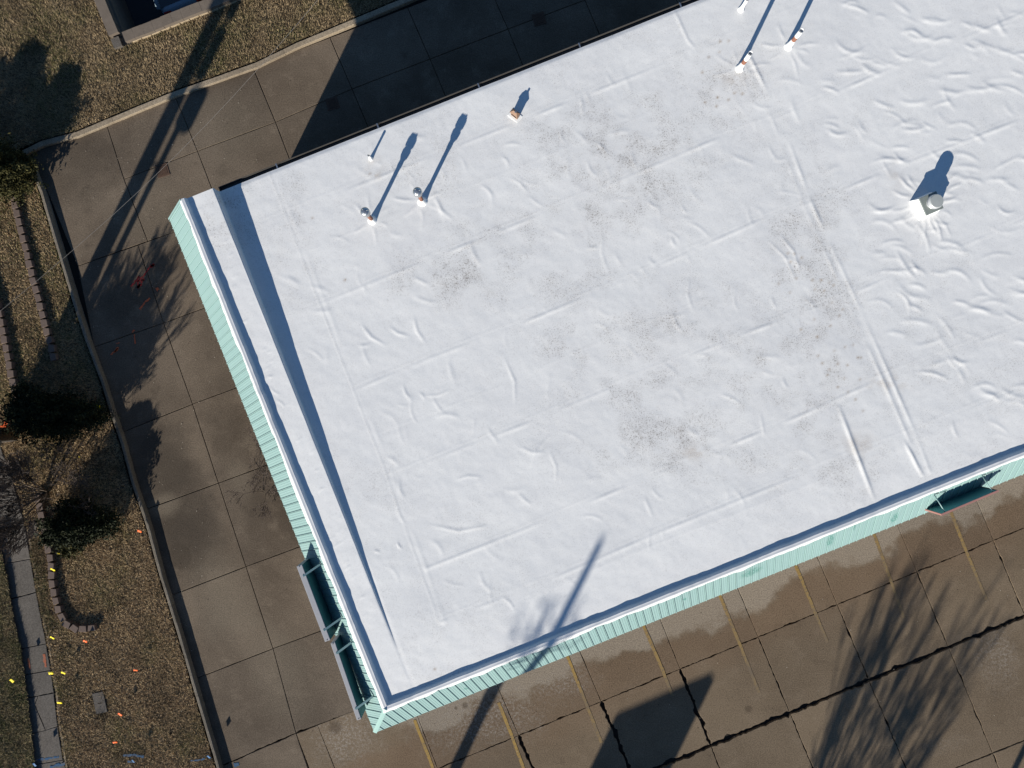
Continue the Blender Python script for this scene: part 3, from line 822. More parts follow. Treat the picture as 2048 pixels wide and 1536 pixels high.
for (cx, cy, rx, ry, s) in ((1385, 905, 28, 16, .35), (1712, 885, 30, 25, .3), (1470, 150, 30, 22, .25), (745, 325, 22, 18, .18), (1790, 350, 14, 30, .2), (755, 348, 6, 14, .3), (1770, 765, 40, 18, .3)):
    brown += s * np.exp(-(((PXx - cx) / rx) ** 2 + ((PYy - cy) / ry) ** 2)) * np.clip(.5 + vnoise(UU, VV, .15, 81), 0, 1)
brown += .04 * mask
steps = [(1536 + a / 4, 384 + b / 4) for a, b in ((160,490),(210,495),(270,525),(180,560),(225,690),(85,735),(355,705),(425,705),(490,725),(525,745),(175,805),(375,780),(450,790),(370,1020),(265,1100),(570,990),(500,1070),(395,1160),(680,1225),(615,1240),(530,1270),(400,1310),(435,1370),(560,1375),(635,1385),(720,1325),(745,1325),(490,1420),(475,1465),(610,1490),(735,1500),(510,885),(600,940),(640,1600),(700,1660),(760,1750),(560,1560))]
steps += [(1400 + a / 6.83, b / 6.83) for a, b in ((275,565),(390,560),(265,710),(120,780),(30,990),(240,1330),(390,1360),(70,1400),(225,1450),(470,1270),(580,1280))]
steps += [(625, 436), (690, 560), (870, 1338), (740, 348), (752, 352)]
for (x, y) in steps:
    u, v = RUV(x, y)
    i0, i1 = np.searchsorted(us, [u - .15, u + .15]); j0, j1 = np.searchsorted(vs_, [v - .15, v + .15])
    g = np.exp(-(((UU[i0:i1, j0:j1] - u) / .042) ** 2 + ((VV[i0:i1, j0:j1] - v) / .034) ** 2))
    brown[i0:i1, j0:j1] += g * pr.uniform(.4, .85)
# keep the dirt off the lip
dirt *= inner; brown *= inner
wav = 1 + .55 * (vnoise(along, 0 * along, .42, 23) + .4 * vnoise(along, 0 * along, .13, 24))
Uo = np.where(UU < 0, UU * wav * .75, UU); Vo = np.where(VV < 0, VV * wav * .75, VV)
Zo = np.where((UU < 0) | (VV < 0), ZT + 1.125 * np.minimum(Uo, Vo) + .034 - .02 * sstep((np.minimum(Uo, Vo) + .03) / .03), Z)
X = BO.x + U.x * Uo + V.x * Vo; Y = BO.y + U.y * Uo + V.y * Vo
nu, nv = UU.shape
idx = np.arange(nu * nv).reshape(nu, nv)
fc = np.stack([idx[:-1, :-1], idx[1:, :-1], idx[1:, 1:], idx[:-1, 1:]], -1).reshape(-1, 4)
me = np_mesh('roof_membrane', np.stack([X, Y, Zo], -1).reshape(-1, 3), fc, M_ROOF, True, {'dirt': dirt, 'brown': brown})
link('roof_membrane', me, bld)

# walls under the roof
mb = MB()
def uvprism(u0, u1, v0, v1, z0, z1):
    mb.prism([B(u0, v0), B(u1, v0), B(u1, v1), B(u0, v1)], z0, z1)
uvprism(.10, UMAX - .05, .10, VMAX - .06, -.05, 4.36)
mb.build('wall', M_WALL, bld)
mb = MB(); uvprism(.03, USTEP - .01, .3, VMAX - .005, 4.362, ZS - .05); mb.build('parapet_wall', M_WALL, bld)
mb = MB(); uvprism(USTEP + .2, UMAX - .05, VMAX - .05, VMAX - .015, 4.3, 4.40); mb.build('fascia_board', M_BRONZE, bld)
# windows and a door in the front and side walls, under the eaves
M_SHOPGLASS = simple('shop_window_glass', (0.03, 0.04, 0.045), 0.08, 0.0, spec=0.6)
for k in range(6):
    u0 = 2.0 + k * 3.9
    mb = MB(); mb.prism([B(u0, .04), B(u0 + 2.6, .04), B(u0 + 2.6, .098), B(u0, .098)], .9, 2.6)
    w = mb.build('window_frame', M_BRONZE, bld)
    mb = MB(); mb.prism([B(u0 + .08, .03), B(u0 + 2.52, .03), B(u0 + 2.52, .037), B(u0 + .08, .037)], .98, 2.52); mb.build('pane', M_SHOPGLASS, w)
# mansard eaves of ribbed panels
man = MB()
zl = ZT - DROP
k0 = -.015                               # backing just under the panels
def mp(side, s, o, lift=0.0):
    """point on the sloping eave: s along, o outwards"""
    nz, no = OUT / math.hypot(OUT, DROP), DROP / math.hypot(OUT, DROP)
    z = ZT - DROP * o / OUT + nz * lift
    oo = o + no * lift
    return B(s, -oo, z) if side == 'front' else B(-oo, s, z)
q = [mp('front', UMAX, 0, k0), mp('front', 0, 0, k0), mp('front', -OUT, OUT, k0), mp('front', UMAX, OUT, k0)]
man.add(q, [(0, 1, 2, 3)])
q = [mp('side', 0, 0, k0), mp('side', VMAX, 0, k0), mp('side', VMAX, OUT, k0), mp('side', -OUT, OUT, k0)]
man.add(q, [(0, 1, 2, 3)])
man.add([B(-OUT, -OUT, zl - .02), B(UMAX, -OUT, zl - .02), B(UMAX, .1, zl - .02), B(.1, .1, zl - .02), B(.1, VMAX, zl - .02), B(-OUT, VMAX, zl - .02)], [(0, 1, 2, 3), (0, 3, 4, 5)])
man.add([B(-OUT, VMAX, zl - .02), B(.1, VMAX, zl - .02), B(.1, VMAX, ZT - .04), B(0, VMAX, ZT - .03)], [(0, 1, 2, 3)])
man.add([B(-OUT, -OUT, zl - .03), B(-OUT, VMAX, zl - .03), B(-OUT, VMAX, zl), B(-OUT, -OUT, zl)], [(0, 1, 2, 3)])
man.add([B(-OUT, -OUT, zl - .03), B(UMAX, -OUT, zl - .03), B(UMAX, -OUT, zl), B(-OUT, -OUT, zl)], [(0, 1, 2, 3)])
mansard = man.build('mansard_eave', simple('dark_teal_backing', (0.02, 0.06, 0.055), 0.7, 0.1), bld)
PITCH = 0.228
def panel_mesh(side, s0, s1, o0l, o0r, ribs=True):
    """panel between s0 and s1; o0l/o0r: where its top starts at either edge"""
    mb = MB(); e = OUT + .028
    a, b = s0 + .004, s1 - .004
    mb.add([mp(side, a, o0l), mp(side, b, o0r), mp(side, b, e), mp(side, a, e), mp(side, a, e, -.012), mp(side, b, e, -.012)], [(0, 1, 2, 3), (3, 2, 5, 4)])
    # standing rib on the leading edge, and two low stiffeners
    for c, wd, hg in ((a + .013, .012, .022), (a + .085, .014, .004), (a + .15, .014, .004)):
        if c + wd > b: continue
        t = (c - a) / (b - a); o = o0l + (o0r - o0l) * t + .05
        vs = [mp(side, c - wd, o, .001), mp(side, c - wd * .5, o, hg), mp(side, c + wd * .5, o, hg), mp(side, c + wd, o, .001),
              mp(side, c - wd, e, .001), mp(side, c - wd * .5, e, hg), mp(side, c + wd * .5, e, hg), mp(side, c + wd, e, .001)]
        mb.add(vs, [(0, 1, 5, 4), (1, 2, 6, 5), (2, 3, 7, 6), (4, 5, 6, 7)])
    return mb
def orient_up(me):
    bm = bmesh.new(); bm.from_mesh(me); bmesh.ops.recalc_face_normals(bm, faces=bm.faces); bm.to_mesh(me); bm.free(); return me
for side, smax, dirv in (('front', UMAX, U), ('side', VMAX, V)):
    base = None
    n = int((smax + OUT) / PITCH) + 1
    for k in range(n):
        s0 = -OUT + k * PITCH; s1 = min(s0 + PITCH, smax)
        if s1 - s0 < .06: continue
        if s1 <= 0 or s0 < 0 or s1 - s0 < PITCH - 1e-6:
            me = orient_up(panel_mesh(side, s0, s1, max(0, -s0), max(0, -s1)).mesh('metal_panel', M_TEAL))
            link('metal_panel', me, mansard)
        else:
            if base is None:
                base = s0; bme = orient_up(panel_mesh(side, s0, s1, .0, .0).mesh('metal_panel', M_TEAL))
            link('metal_panel', bme, mansard, loc=tuple(dirv * (s0 - base) + Vector((0, 0, random.uniform(0, .003)))))
# hip cap and end trim
mb = MB()
c0, c1 = B(.02, .02, ZT), B(-OUT - .012, -OUT - .012, zl - .03)
for s in (1, -1):
    off = Vector((U.x * s - V.x * s, U.y * s - V.y * s, 0)).normalized() * .06
    mb.add([c0 + Vector((0, 0, .035)), c1 + Vector((0, 0, .035)), c1 + off + Vector((0, 0, .012)), c0 + off + Vector((0, 0, .012))], [(0, 1, 2, 3)])
mb.build('hip_cap', simple('hip_cap_teal', (0.30, 0.46, 0.43), 0.4, 0.05), mansard)
mb = MB(); mb.add([mp('side', VMAX - .05, 0, .033), mp('side', VMAX + .004, 0, .033), mp('side', VMAX + .004, OUT + .03, .033), mp('side', VMAX - .05, OUT + .03, .033),
                   mp('side', VMAX + .004, 0, -.03), mp('side', VMAX + .004, OUT + .03, -.03)], [(0, 1, 2, 3), (1, 4, 5, 2)])
mb.build('end_trim', M_TEAL, mansard)
# rear gutter
def uvbox(mbx, u0, u1, v0, v1, z0, z1):
    mbx.prism([B(u0, v0), B(u1, v0), B(u1, v1), B(u0, v1)], z0, z1)
mb = MB(); g0, g1 = USTEP + .02, UMAX
zg = 4.385
uvbox(mb, g0, g1, VMAX + .004, VMAX + .125, zg - .12, zg - .10)
uvbox(mb, g0, g1, VMAX + .125, VMAX + .14, zg - .12, zg + .005)
uvbox(mb, g0, g0 + .02, VMAX + .004, VMAX + .125, zg - .099, zg)
gut = mb.build('gutter', M_BRONZE, bld)
for k in range(9):
    mb = MB(); uvbox(mb, 2.6 + k * 3.0, 2.64 + k * 3.0, VMAX + .006, VMAX + .146, zg + .007, zg + .016); mb.build('gutter_strap', M_GALV, gut)
for u in (2.2, 14.0):
    mb = MB(); uvbox(mb, u, u + .09, VMAX + .006, VMAX + .095, -.02, zg - .13); mb.build('downpipe', M_BRONZE, gut)

# ------------------------------------------------------------------ sign boards on the eaves
def sign_cabinet(px_a, px_b, zt_, hgt, thick, label):
    """box sign: outer top edge seen from px_a to px_b at height zt_"""
    a, b = W(*px_a, zt_), W(*px_b, zt_)
    d = (b - a); L = d.length; d.normalize()
    inn = Vector((-d.y, d.x, 0))
    if inn.dot(U) < 0: inn = -inn
    root = empty('sign_board', ((a + b) / 2 + inn * thick / 2 - Vector((0, 0, hgt))))
    tag(root, label, 'sign', 'box signs on the side eaves')
    o = root.location
    ang = math.atan2(d.y, d.x)
    mb = MB(); mb.box((0, 0, hgt / 2), (L, thick, hgt), ang); mb.build('cabinet', M_SIGNTOP, root, bevel=.006)
    s = 1 if Vector((-math.sin(ang), math.cos(ang), 0)).dot(U) > 0 else -1
    mb = MB(); mb.box(Matrix.Rotation(ang, 4, 'Z') @ Vector((0, s * (thick / 2 + .006), hgt / 2 - .006)), (L - .02, .008, hgt - .03), ang); mb.build('back_panel', M_SIGNBACK2, root)
    mb = MB(); mb.box(Matrix.Rotation(ang, 4, 'Z') @ Vector((0, -s * (thick / 2 + .005), hgt / 2)), (L - .06, .008, hgt - .06), ang); mb.build('face', M_WHITE, root)
    for t in (-.36, .36):
        p0 = Matrix.Rotation(ang, 4, 'Z') @ Vector((t * L, 0, hgt * .97 + .02))
        wp = p0 + o; u, v = to_uv(wp)
        q = mp('side', v + .1, .22, .03)
        mb = MB(); dd = (q - wp); 
        M = Matrix.Translation(p0 + dd / 2) @ dd.to_track_quat('X', 'Z').to_matrix().to_4x4()
        mb.box(None, (dd.length, .055, .05), M=M); mb.build('bracket', M_TEAL, root)
        p1 = Matrix.Rotation(ang, 4, 'Z') @ Vector((t * L, s * thick / 2, .1)); wq = p1 + o
        q = mp('side', to_uv(wq)[1], OUT * .93, .02); dd = q - wq
        M = Matrix.Translation(p1 + dd / 2) @ dd.to_track_quat('X', 'Z').to_matrix().to_4x4()
        mb = MB(); mb.box(None, (max(.05, dd.length), .05, .05), M=M); mb.build('lower_bracket', M_TEAL, root)
    for t in (-.485, .485):
        mb = MB(); mb.lathe([(.012, 0), (.012, .01)], 8, tuple(Matrix.Rotation(ang, 4, 'Z') @ Vector((t * L, 0, hgt + .001)))); mb.build('bolt', M_BRONZE, root)
    return root
sign_cabinet((593, 1133), (650, 1284), 4.85, 0.78, 0.15, 'longer grey box sign on the left eaves, farther from the front corner')
sign_cabinet((661, 1287), (714, 1441), 4.80, 0.62, 0.12, 'narrower grey box sign on the left eaves, nearest the front corner')
# thin board sign over the front eaves: lower edge px, upper edge px
def board_sign():
    zb, zt_ = 4.15, 4.90
    a, b = W(1851, 1019, zb), W(1958, 974, zb)
    c = W(1886, 1028, zt_)
    d = b - a; d.z = 0; L = d.length; d.normalize()
    root = empty('sign_board', (a + b) / 2)
    tag(root, 'thin teal backed sign board with red trim on the front eaves', 'sign')
    ang = math.atan2(d.y, d.x); Rm = Matrix.Rotation(ang, 4, 'Z'); hg = zt_ - zb
    lean = 0.02
    mb = MB(); mb.box((0, 0, hg / 2), (L, .03, hg), ang); mb.build('board', M_SIGNBACK, root)
    mb = MB()
    mb.box((0, 0, hg + .012), (L + .05, .05, .022), ang)
    for s in (-1, 1): mb.box(Rm @ Vector((s * (L / 2 + .013), 0, hg / 2)), (.022, .05, hg), ang)
    mb.build('trim', M_PINK, root)
    mb = MB(); mb.box(Rm @ Vector((0, -.021, hg / 2)), (L - .04, .008, hg - .05), ang); mb.build('face', M_WHITE, root)
    for t in (-.43, .43):
        p0 = Rm @ Vector((t * L, .02, hg - .02)); u, v = to_uv(p0 + root.location)
        q = mp('front', u - .04, .13, .02) - root.location
        mb = MB(); mb.tube([p0, q], .014, 6); mb.build('stay_rod', M_TEAL, root)
        q2 = mp('front', u + .35, .16, .02) - root.location
        mb = MB(); mb.tube([q, q2], .006, 5); mb.build('stay_wire', M_WIRE, root)
        p1 = Rm @ Vector((t * L, .02, .1)); u, v = to_uv(p1 + root.location)
        q = mp('front', u, OUT * .9, .02) - root.location
        mb = MB(); mb.tube([p1, q], .018, 6); mb.build('lower_bracket', M_TEAL, root)
board_sign()

# ------------------------------------------------------------------ roof vents
def flash(parent, r0, r1, hh, name='flashing'):
    prof = [(r1 * 1.45, -.03), (r1 * 1.35, .004), (r1 * 1.12, .015), (r1, .04), ((r0 + r1) / 2, hh * .55), (r0 * 1.08, hh * .92), (r0 * 1.02, hh)]
    mb = MB(); mb.lathe(prof, 24); return mb.build(name, M_WHITE, parent)
def open_pipe(px, py, r, hh, fl, label, rust=False, group=None):
    p = RZ(px, py); root = empty('roof_vent_pipe', p)
    tag(root, label, 'vent pipe', group)
    flash(root, r, r * 1.6, fl)
    mb = MB(); mb.lathe([(r, 0), (r, hh), (r * .82, hh), (r * .82, hh - .16)], 20, caps=False); mb.build('pipe', M_WHITE, root)
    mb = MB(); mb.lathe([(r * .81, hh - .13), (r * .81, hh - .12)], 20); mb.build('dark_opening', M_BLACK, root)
    if rust:
        mb = MB(); mb.lathe([(r * 1.02, fl + .04), (r * 1.035, fl + .05), (r * 1.03, fl + .24), (r * 1.01, fl + .25)], 20, caps=False); mb.build('rust_band', M_RUST, root)
    mb = MB(); mb.lathe([(r * 1.04, hh - .05), (r * 1.06, hh - .03), (r * 1.06, hh - .004), (r * 1.0, hh + .004)], 20, caps=False); mb.build('rim', M_GALV, root)
open_pipe(1479, 137, .058, .92, .30, 'tall white vent pipe with a red rust band, front one of a pair', True, 'open vent pipes')
open_pipe(1577, 93, .058, .90, .32, 'tall white vent pipe with thin rust streak, rear one of a pair', True, 'open vent pipes')
open_pipe(1482, 19, .045, .55, .22, 'short white vent pipe near the back of the roof by two tall ones', False, 'open vent pipes')
open_pipe(742, 318, .032, .34, .15, 'small stubby white vent pipe near the rear gutter corner', False, 'open vent pipes')
def cap_vent(px, py, label):
    p = RZ(px, py); root = empty('flue_vent', p); tag(root, label, 'flue vent', 'capped flues on the roof')
    flash(root, .06, .105, .20)
    mb = MB(); mb.lathe([(.055, .1), (.055, .80)], 20); mb.build('pipe', M_RUST, root)
    mb = MB(); mb.lathe([(.062, .66), (.066, .70), (.062, .74)], 20, caps=False); mb.build('collar', M_GALV, root)
    mb = MB(); mb.lathe([(.06, .75), (.105, .80), (.115, .86), (.08, .885), (.075, .90)], 24); mb.build('lower_cap', M_GALV, root)
    mb = MB(); mb.lathe([(.075, .905), (.12, .93), (.122, 1.0), (.10, 1.035), (.045, 1.06), (.0, 1.066)], 24); mb.build('cap', M_GALV, root)
    mb = MB()
    for k in range(3):
        a = k * 2.1 + .3; mb.tube([(.05 * math.cos(a), .05 * math.sin(a), 1.062), (.095 * math.cos(a), .095 * math.sin(a), 1.045)], .010, 6)
    mb.build('cap_ribs', M_GREYTOP, root)
cap_vent(745, 441, 'metal capped rusty flue, left of the pair near the left edge')
cap_vent(844.5, 403, 'metal capped rusty flue, right of the pair near the left edge')
# small rusty hooded vent
p = RZ(1030, 232); root = empty('hooded_vent', p, R(-38)); tag(root, 'small rusty brown hooded vent by the rear gutter', 'vent')
mb = MB(); mb.box((0, 0, .11), (.22, .10, .22)); mb.build('body', M_COPPER, root, bevel=.004)
mb = MB(); mb.add([(-.13, -.075, .22), (.13, -.075, .22), (.13, .075, .22), (-.13, .075, .22), (-.05, 0, .31), (.05, 0, .31)], [(0, 1, 5, 4), (1, 2, 5), (2, 3, 4, 5), (3, 0, 4), (3, 2, 1, 0)])
mb.build('hood', M_COPPER, root)
mb = MB(); mb.box((.02, .0, .325), (.05, .05, .035)); mb.build('hood_tip', M_GALV, root)
mb = MB(); mb.add([(-.085, -.052, .06), (.085, -.052, .06), (.085, -.052, .18), (-.085, -.052, .18)], [(0, 1, 2, 3)]); mb.build('louvre', M_BLACK, root)
mb = MB(); mb.box((0, 0, .008), (.34, .22, .02)); mb.build('flange', M_WHITE, root)
# exhaust fan on a curb
p = RZ(1848, 413); root = empty('exhaust_fan', p, BA + R(2)); tag(root, 'square roof curb carrying a round grey exhaust cap', 'exhaust fan')
mb = MB(); a, b = .295, .235
mb.add([(-a, -a, -.02), (a, -a, -.02), (a, a, -.02), (-a, a, -.02), (-b, -b, .30), (b, -b, .30), (b, b, .30), (-b, b, .30)], [(0, 1, 5, 4), (1, 2, 6, 5), (2, 3, 7, 6), (3, 0, 4, 7), (4, 5, 6, 7)])
mb.build('curb', M_WHITE, root)
mb = MB(); mb.box((0, 0, .325), (.50, .50, .045)); mb.build('top_plate', M_PLATE, root, bevel=.005)
mb = MB(); mb.lathe([(.14, .348), (.14, .42), (.185, .44), (.19, .56), (.175, .585)], 32, smooth=False); mb.build('fan_housing', M_CAPMETAL, root)
mb = MB(); mb.lathe([(.172, .586), (.168, .602), (.0, .606)], 32, caps=False, smooth=False); mb.build('cap_lid', M_GREYTOP, root)
mb = MB(); mb.lathe([(.186, .47), (.194, .475), (.194, .485), (.186, .49)], 32, caps=False); mb.build('band', M_GALV, root)

# ------------------------------------------------------------------ retaining wall and car at the back
rw = empty('retaining_wall', P(0, 0, 0)); rw.location = (0, 0, 0)
tag(rw, 'low block retaining wall around the sunken car park', 'wall')
def blk(c, L, D, hh, rz, mat, top):
    mb = MB(); d = L / 2 - .004
    x, y = d, D / 2
    pts = [(-x, -y + .02), (-x + .03, -y), (x - .03, -y), (x, -y + .02), (x - .02, y), (-x + .02, y)]
    mb.prism(pts, -hh, 0)
    return mb
bl_f = blk(None, .345, WT, .13, 0, None, 0).mesh('wall_block', [M_COPING_PALE]); tb = MB(); tb.box((0, 0, -.065), (.342, WT - .02, .13)); bl_t = tb.mesh('wall_block', [M_COPING])
for me in (bl_f, bl_t): orient_up(me)
pa = math.atan2(PU.y, PU.x)
n = int(PW / .345)
for course in range(3):
    z = .30 - course * .135
    for k in range(1, min(n, 30)):
        me = bl_t if course == 0 else bl_f
        q = P(.2 + k * .345 + (course % 2) * .17, WT / 2 + random.uniform(-.012, .012), z + random.uniform(-.006, .006))
        link('wall_block', me, rw, loc=tuple(q), rot=(0, 0, pa + random.uniform(-.02, .02)))
    for k in range(1, 22):
        q = P(WT / 2 - .10 + random.uniform(-.01, .01), .25 + k * .345, z - .03)
        link('wall_block', bl_t, rw, loc=tuple(q), rot=(0, 0, pa - math.pi / 2 + random.uniform(-.02, .02)))
mb = MB(); mb.prism([(-.14, -.17), (.14, -.17), (.14, .17), (-.14, .17)], -.3, 0)
link('corner_block', mb.mesh('corner_block', M_WALK), rw, loc=tuple(P(.05, .17, .20)), rot=(0, 0, pa))
mb = MB(); mb.prism([P(.03, .03), P(PW, .03), P(PW, WT - .02), P(.03, WT - .02)], zf, .02); mb.prism([P(.03, WT - .02), P(WT - .04, WT - .02), P(WT - .04, PL), P(.03, PL)], zf, -.02)
mb.build('wall_face', M_COPING, rw)

def make_car(loc, rz):
    root = empty('parked_car', loc, rz); tag(root, 'pale blue car parked in the shaded sunken car park', 'car')
    # length along y (rear at -y)
    secs = [(-2.2, .62, .42, .66), (-2.12, .78, .30, .86), (-1.6, .86, .25, .93), (-.6, .89, .24, .92), (.9, .89, .24, .90), (1.6, .86, .26, .84), (2.1, .76, .30, .72), (2.22, .60, .40, .60)]
    mb = MB(); vs, fs = [], []
    n = 14
    for (y, hw, z0, z1) in secs:
        for k in range(n):
            a = 2 * math.pi * k / n + math.pi / n
            cx, cz = math.cos(a), math.sin(a)
            sx = math.copysign(abs(cx) ** .42, cx); sz = math.copysign(abs(cz) ** .42, cz)
            vs.append((hw * sx, y, (z0 + z1) / 2 + (z1 - z0) / 2 * sz))
    for i in range(len(secs) - 1):
        for k in range(n): fs.append((i*n + k, i*n + (k+1) % n, (i+1)*n + (k+1) % n, (i+1)*n + k))
    fs += [tuple(range(n))[::-1], tuple(range((len(secs)-1)*n, len(secs)*n))]
    mb.add(vs, fs, True); body = mb.build('body', M_CARPAINT, root)
    def ring(y0, y1, hw, z): return [(-hw, y0, z), (hw, y0, z), (hw, y1, z), (-hw, y1, z)]
    lo, hi = ring(-2.0, 1.0, .80, .88), ring(-1.15, .15, .60, 1.42)
    mb = MB(); mb.add(lo + hi, [(0, 1, 5, 4), (1, 2, 6, 5), (2, 3, 7, 6), (3, 0, 4, 7), (4, 5, 6, 7)]); mb.build('windows', M_GLASS, root, bevel=.03)
    mb = MB(); mb.box((0, -.5, 1.425), (1.16, 1.28, .05)); mb.build('roof', M_CARPAINT, root, bevel=.02)
    for i in range(4):
        a, b = Vector(lo[i]), Vector(hi[i])
        mb = MB(); mb.tube([a + (a - Vector((0, -.5, .8))).normalized() * .02, b + Vector((0, 0, .01))], [.085, .06], 6); mb.build('pillar', M_CARPAINT, root)
    for s in (-1, 1):
        a, b = Vector((s * .80, -.35, .9)), Vector((s * .61, -.45, 1.42)); mb = MB(); mb.tube([a, b], .04, 6); mb.build('pillar', M_CARPAINT, root)
        mb = MB(); mb.box((s * .60, -2.13, .74), (.26, .08, .12)); mb.build('tail_light', M_LIGHT, root, bevel=.02)
        mb = MB(); mb.box((s * .58, 2.1, .64), (.28, .10, .12)); mb.build('headlight', M_WHITE, root, bevel=.02)
        mb = MB(); mb.box((s * .95, .72, .96), (.16, .09, .10)); mb.build('wing_mirror', M_CARPAINT, root, bevel=.02)
        for y in (-1.35, 1.4):
            mb = MB(); mb.lathe([(.20, -.10), (.31, -.10), (.33, -.06), (.33, .06), (.31, .10), (.20, .10)], 24)
            t = mb.build('wheel', M_TYRE, root, loc=(s * .80, y, .33)); t.rotation_euler = (0, math.pi / 2, 0)
            mb = MB(); mb.lathe([(.20, -.105), (.03, -.09), (.03, .09), (.20, .105)], 16); mb.build('rim', M_GALV, t)
    return root
cc = W(322, 27, -0.7)
make_car(Vector((0, 0, 0)), 0)
car = bpy.data.objects['parked_car']
cang = pa
car.rotation_euler = (0, 0, cang)
off = Matrix.Rotation(cang, 3, 'Z') @ Vector((-.82, -2.12, 0))
car.location = (cc.x - off.x, cc.y - off.y, zf)

# ------------------------------------------------------------------ block edging in the lawn
def blockmesh():
    mb = MB(); f, b, d = .135, .105, .10
    mb.prism([(-d, -f), (d, -b), (d, b), (-d, f)], -.30, 0)
    me = mb.mesh('edging_block', M_BLOCK, bevel=.008)
    return orient_up(me)
EB = blockmesh()
def edging(px, ztop, label, flip=False):
    root = empty('block_edging'); tag(root, label, 'garden edging', 'block edgings in the side lawn')
    pts = [W(x, y, ztop) for x, y in px]
    L = [0]
    for a, b in zip(pts[:-1], pts[1:]): L.append(L[-1] + (b - a).length)
    s = .0
    while s < L[-1]:
        k = max(i for i in range(len(L)) if L[i] <= s and i < len(pts) - 1)
        t = (s - L[k]) / (L[k+1] - L[k]); p = pts[k].lerp(pts[k+1], t); d = (pts[k+1] - pts[k]).normalized()
        a = math.atan2(d.y, d.x) + math.pi / 2
        p.z = ztop + random.uniform(-.012, .012)
        o = link('edging_block', EB, root, loc=tuple(p), rot=(random.uniform(-.02, .02), random.uniform(-.03, .03), a + random.uniform(-.16, .05)))
        o.scale = (random.uniform(.95, 1.1), random.uniform(.95, 1.06), 1)
        s += .292
    return root
edging([(25, 392), (37, 446), (50, 496), (65, 559), (78, 606), (88, 647), (94, 669), (102, 694), (108, 724)], .25, 'straight row of brown edging blocks beside the driveway kerb')
edging([(-22, 560), (-2, 632), (8, 682), (23, 760), (32, 800)], .28, 'short row of brown edging blocks cut off by the left border')
edging([(75, 996), (77, 1006), (82, 1037), (89, 1063), (93, 1090), (100, 1117), (102, 1142), (103, 1165), (108, 1192), (117, 1225), (130, 1247), (148, 1257), (170, 1258), (190, 1255)], .26, 'curved row of brown edging blocks ending in a hook beside the sidewalk')

# ------------------------------------------------------------------ plants
def leaf_cloud(name, pts, size, mat, parent, seed):
    r = np.random.default_rng(seed); n = len(pts)
    nrm = r.normal(size=(n, 3)); nrm /= np.linalg.norm(nrm, axis=1)[:, None]
    t = np.cross(nrm, r.normal(size=(n, 3))); t /= np.linalg.norm(t, axis=1)[:, None] + 1e-9
    b = np.cross(nrm, t)
    s = (size * r.uniform(.55, 1.4, n))[:, None]
    v = np.stack([pts - t * s, pts - b * s * .42, pts + t * s, pts + b * s * .42], 1)
    me = np_mesh(name, v.reshape(-1, 3), np.arange(4 * n).reshape(-1, 4), mat)
    return link(name, me, parent)
def evergreen(px, py, height, radius, label, n=9000, mat=None, seed=1, spiky=.35, stretch=(1, 1), z0=.07, group='evergreen shrubs in the side lawn', spires=4, size=.05):
    base = W(px, py, z0); root = empty('evergreen_shrub', base); tag(root, label, 'shrub', group)
    r = np.random.default_rng(seed)
    P_ = []
    cl = [(0, 0, height, radius)]
    for k in range(spires):
        a = r.uniform(0, 2*np.pi); d = radius * r.uniform(.4, 1.0)
        cl.append((d * np.cos(a), d * np.sin(a), height * r.uniform(.5, .85), radius * r.uniform(.35, .6)))
    tot = sum(c[3] ** 2 * c[2] for c in cl)
    for (cx, cy, hh, rr) in cl:
        m_ = int(n * rr * rr * hh / tot)
        t = r.random(m_) ** .8
        prof = rr * np.clip(np.sin(np.pi * np.clip(t * .78 + .22, 0, 1)) ** .75, .05, 1) * (1 + .25 * np.sin(t * 23 + cx * 9))
        a = r.uniform(0, 2*np.pi, m_)
        lob = 1 + .30 * np.sin(a * 5 + t * 9 + seed) + .17 * np.sin(a * 11 - t * 17)
        q = np.sqrt(r.random(m_)) ** .6 * prof * lob
        lift = spiky * .18 * r.random(m_) * (q / (rr + 1e-6))
        P_.append(np.stack([(cx + q * np.cos(a)) * stretch[0], (cy + q * np.sin(a)) * stretch[1], .04 + t * hh + lift], 1))
    leaf_cloud('crown', np.concatenate(P_), size, mat or M_LEAF, root, seed)
    mb = MB()
    for (cx, cy, hh, rr) in cl: mb.tube([(cx * .2, cy * .2, -.1), (cx * .7, cy * .7, hh * .4), (cx, cy, hh * .85)], [.05, .03, .01], 6)
    mb.build('trunk', M_BARK, root)
    return root
evergreen(42, 356, 1.7, .78, 'olive green spiky evergreen where the two driveway kerbs meet', 20000, M_LEAF2, 3, 1.2)
evergreen(-66, 385, 2.3, .95, 'spiky evergreen just beyond the left border with its shadow on the lawn', 20000, M_LEAF2, 4, 1.2)
evergreen(-150, 300, 1.9, .7, 'farthest left spiky evergreen beyond the border', 9000, M_LEAF2, 5, 1.0)
evergreen(130, 830, 1.85, 1.0, 'large dark evergreen shrub in front of the pole', 30000, M_LEAF, 6, .5, (1.15, .72), spires=6)
evergreen(82, 822, 1.2, .7, 'smaller dark evergreen shrub touching the base of the pole', 8000, M_LEAF, 8, .4, spires=4)
evergreen(176, 1042, 1.75, .72, 'dark evergreen shrub above the curved block edging', 20000, M_LEAF, 7, .5, (1.25, .8), spires=5)
evergreen(150, 1072, .55, .45, 'low green shrub against the larger one by the curved edging', 5000, M_LEAF2, 9, .4, spires=3)

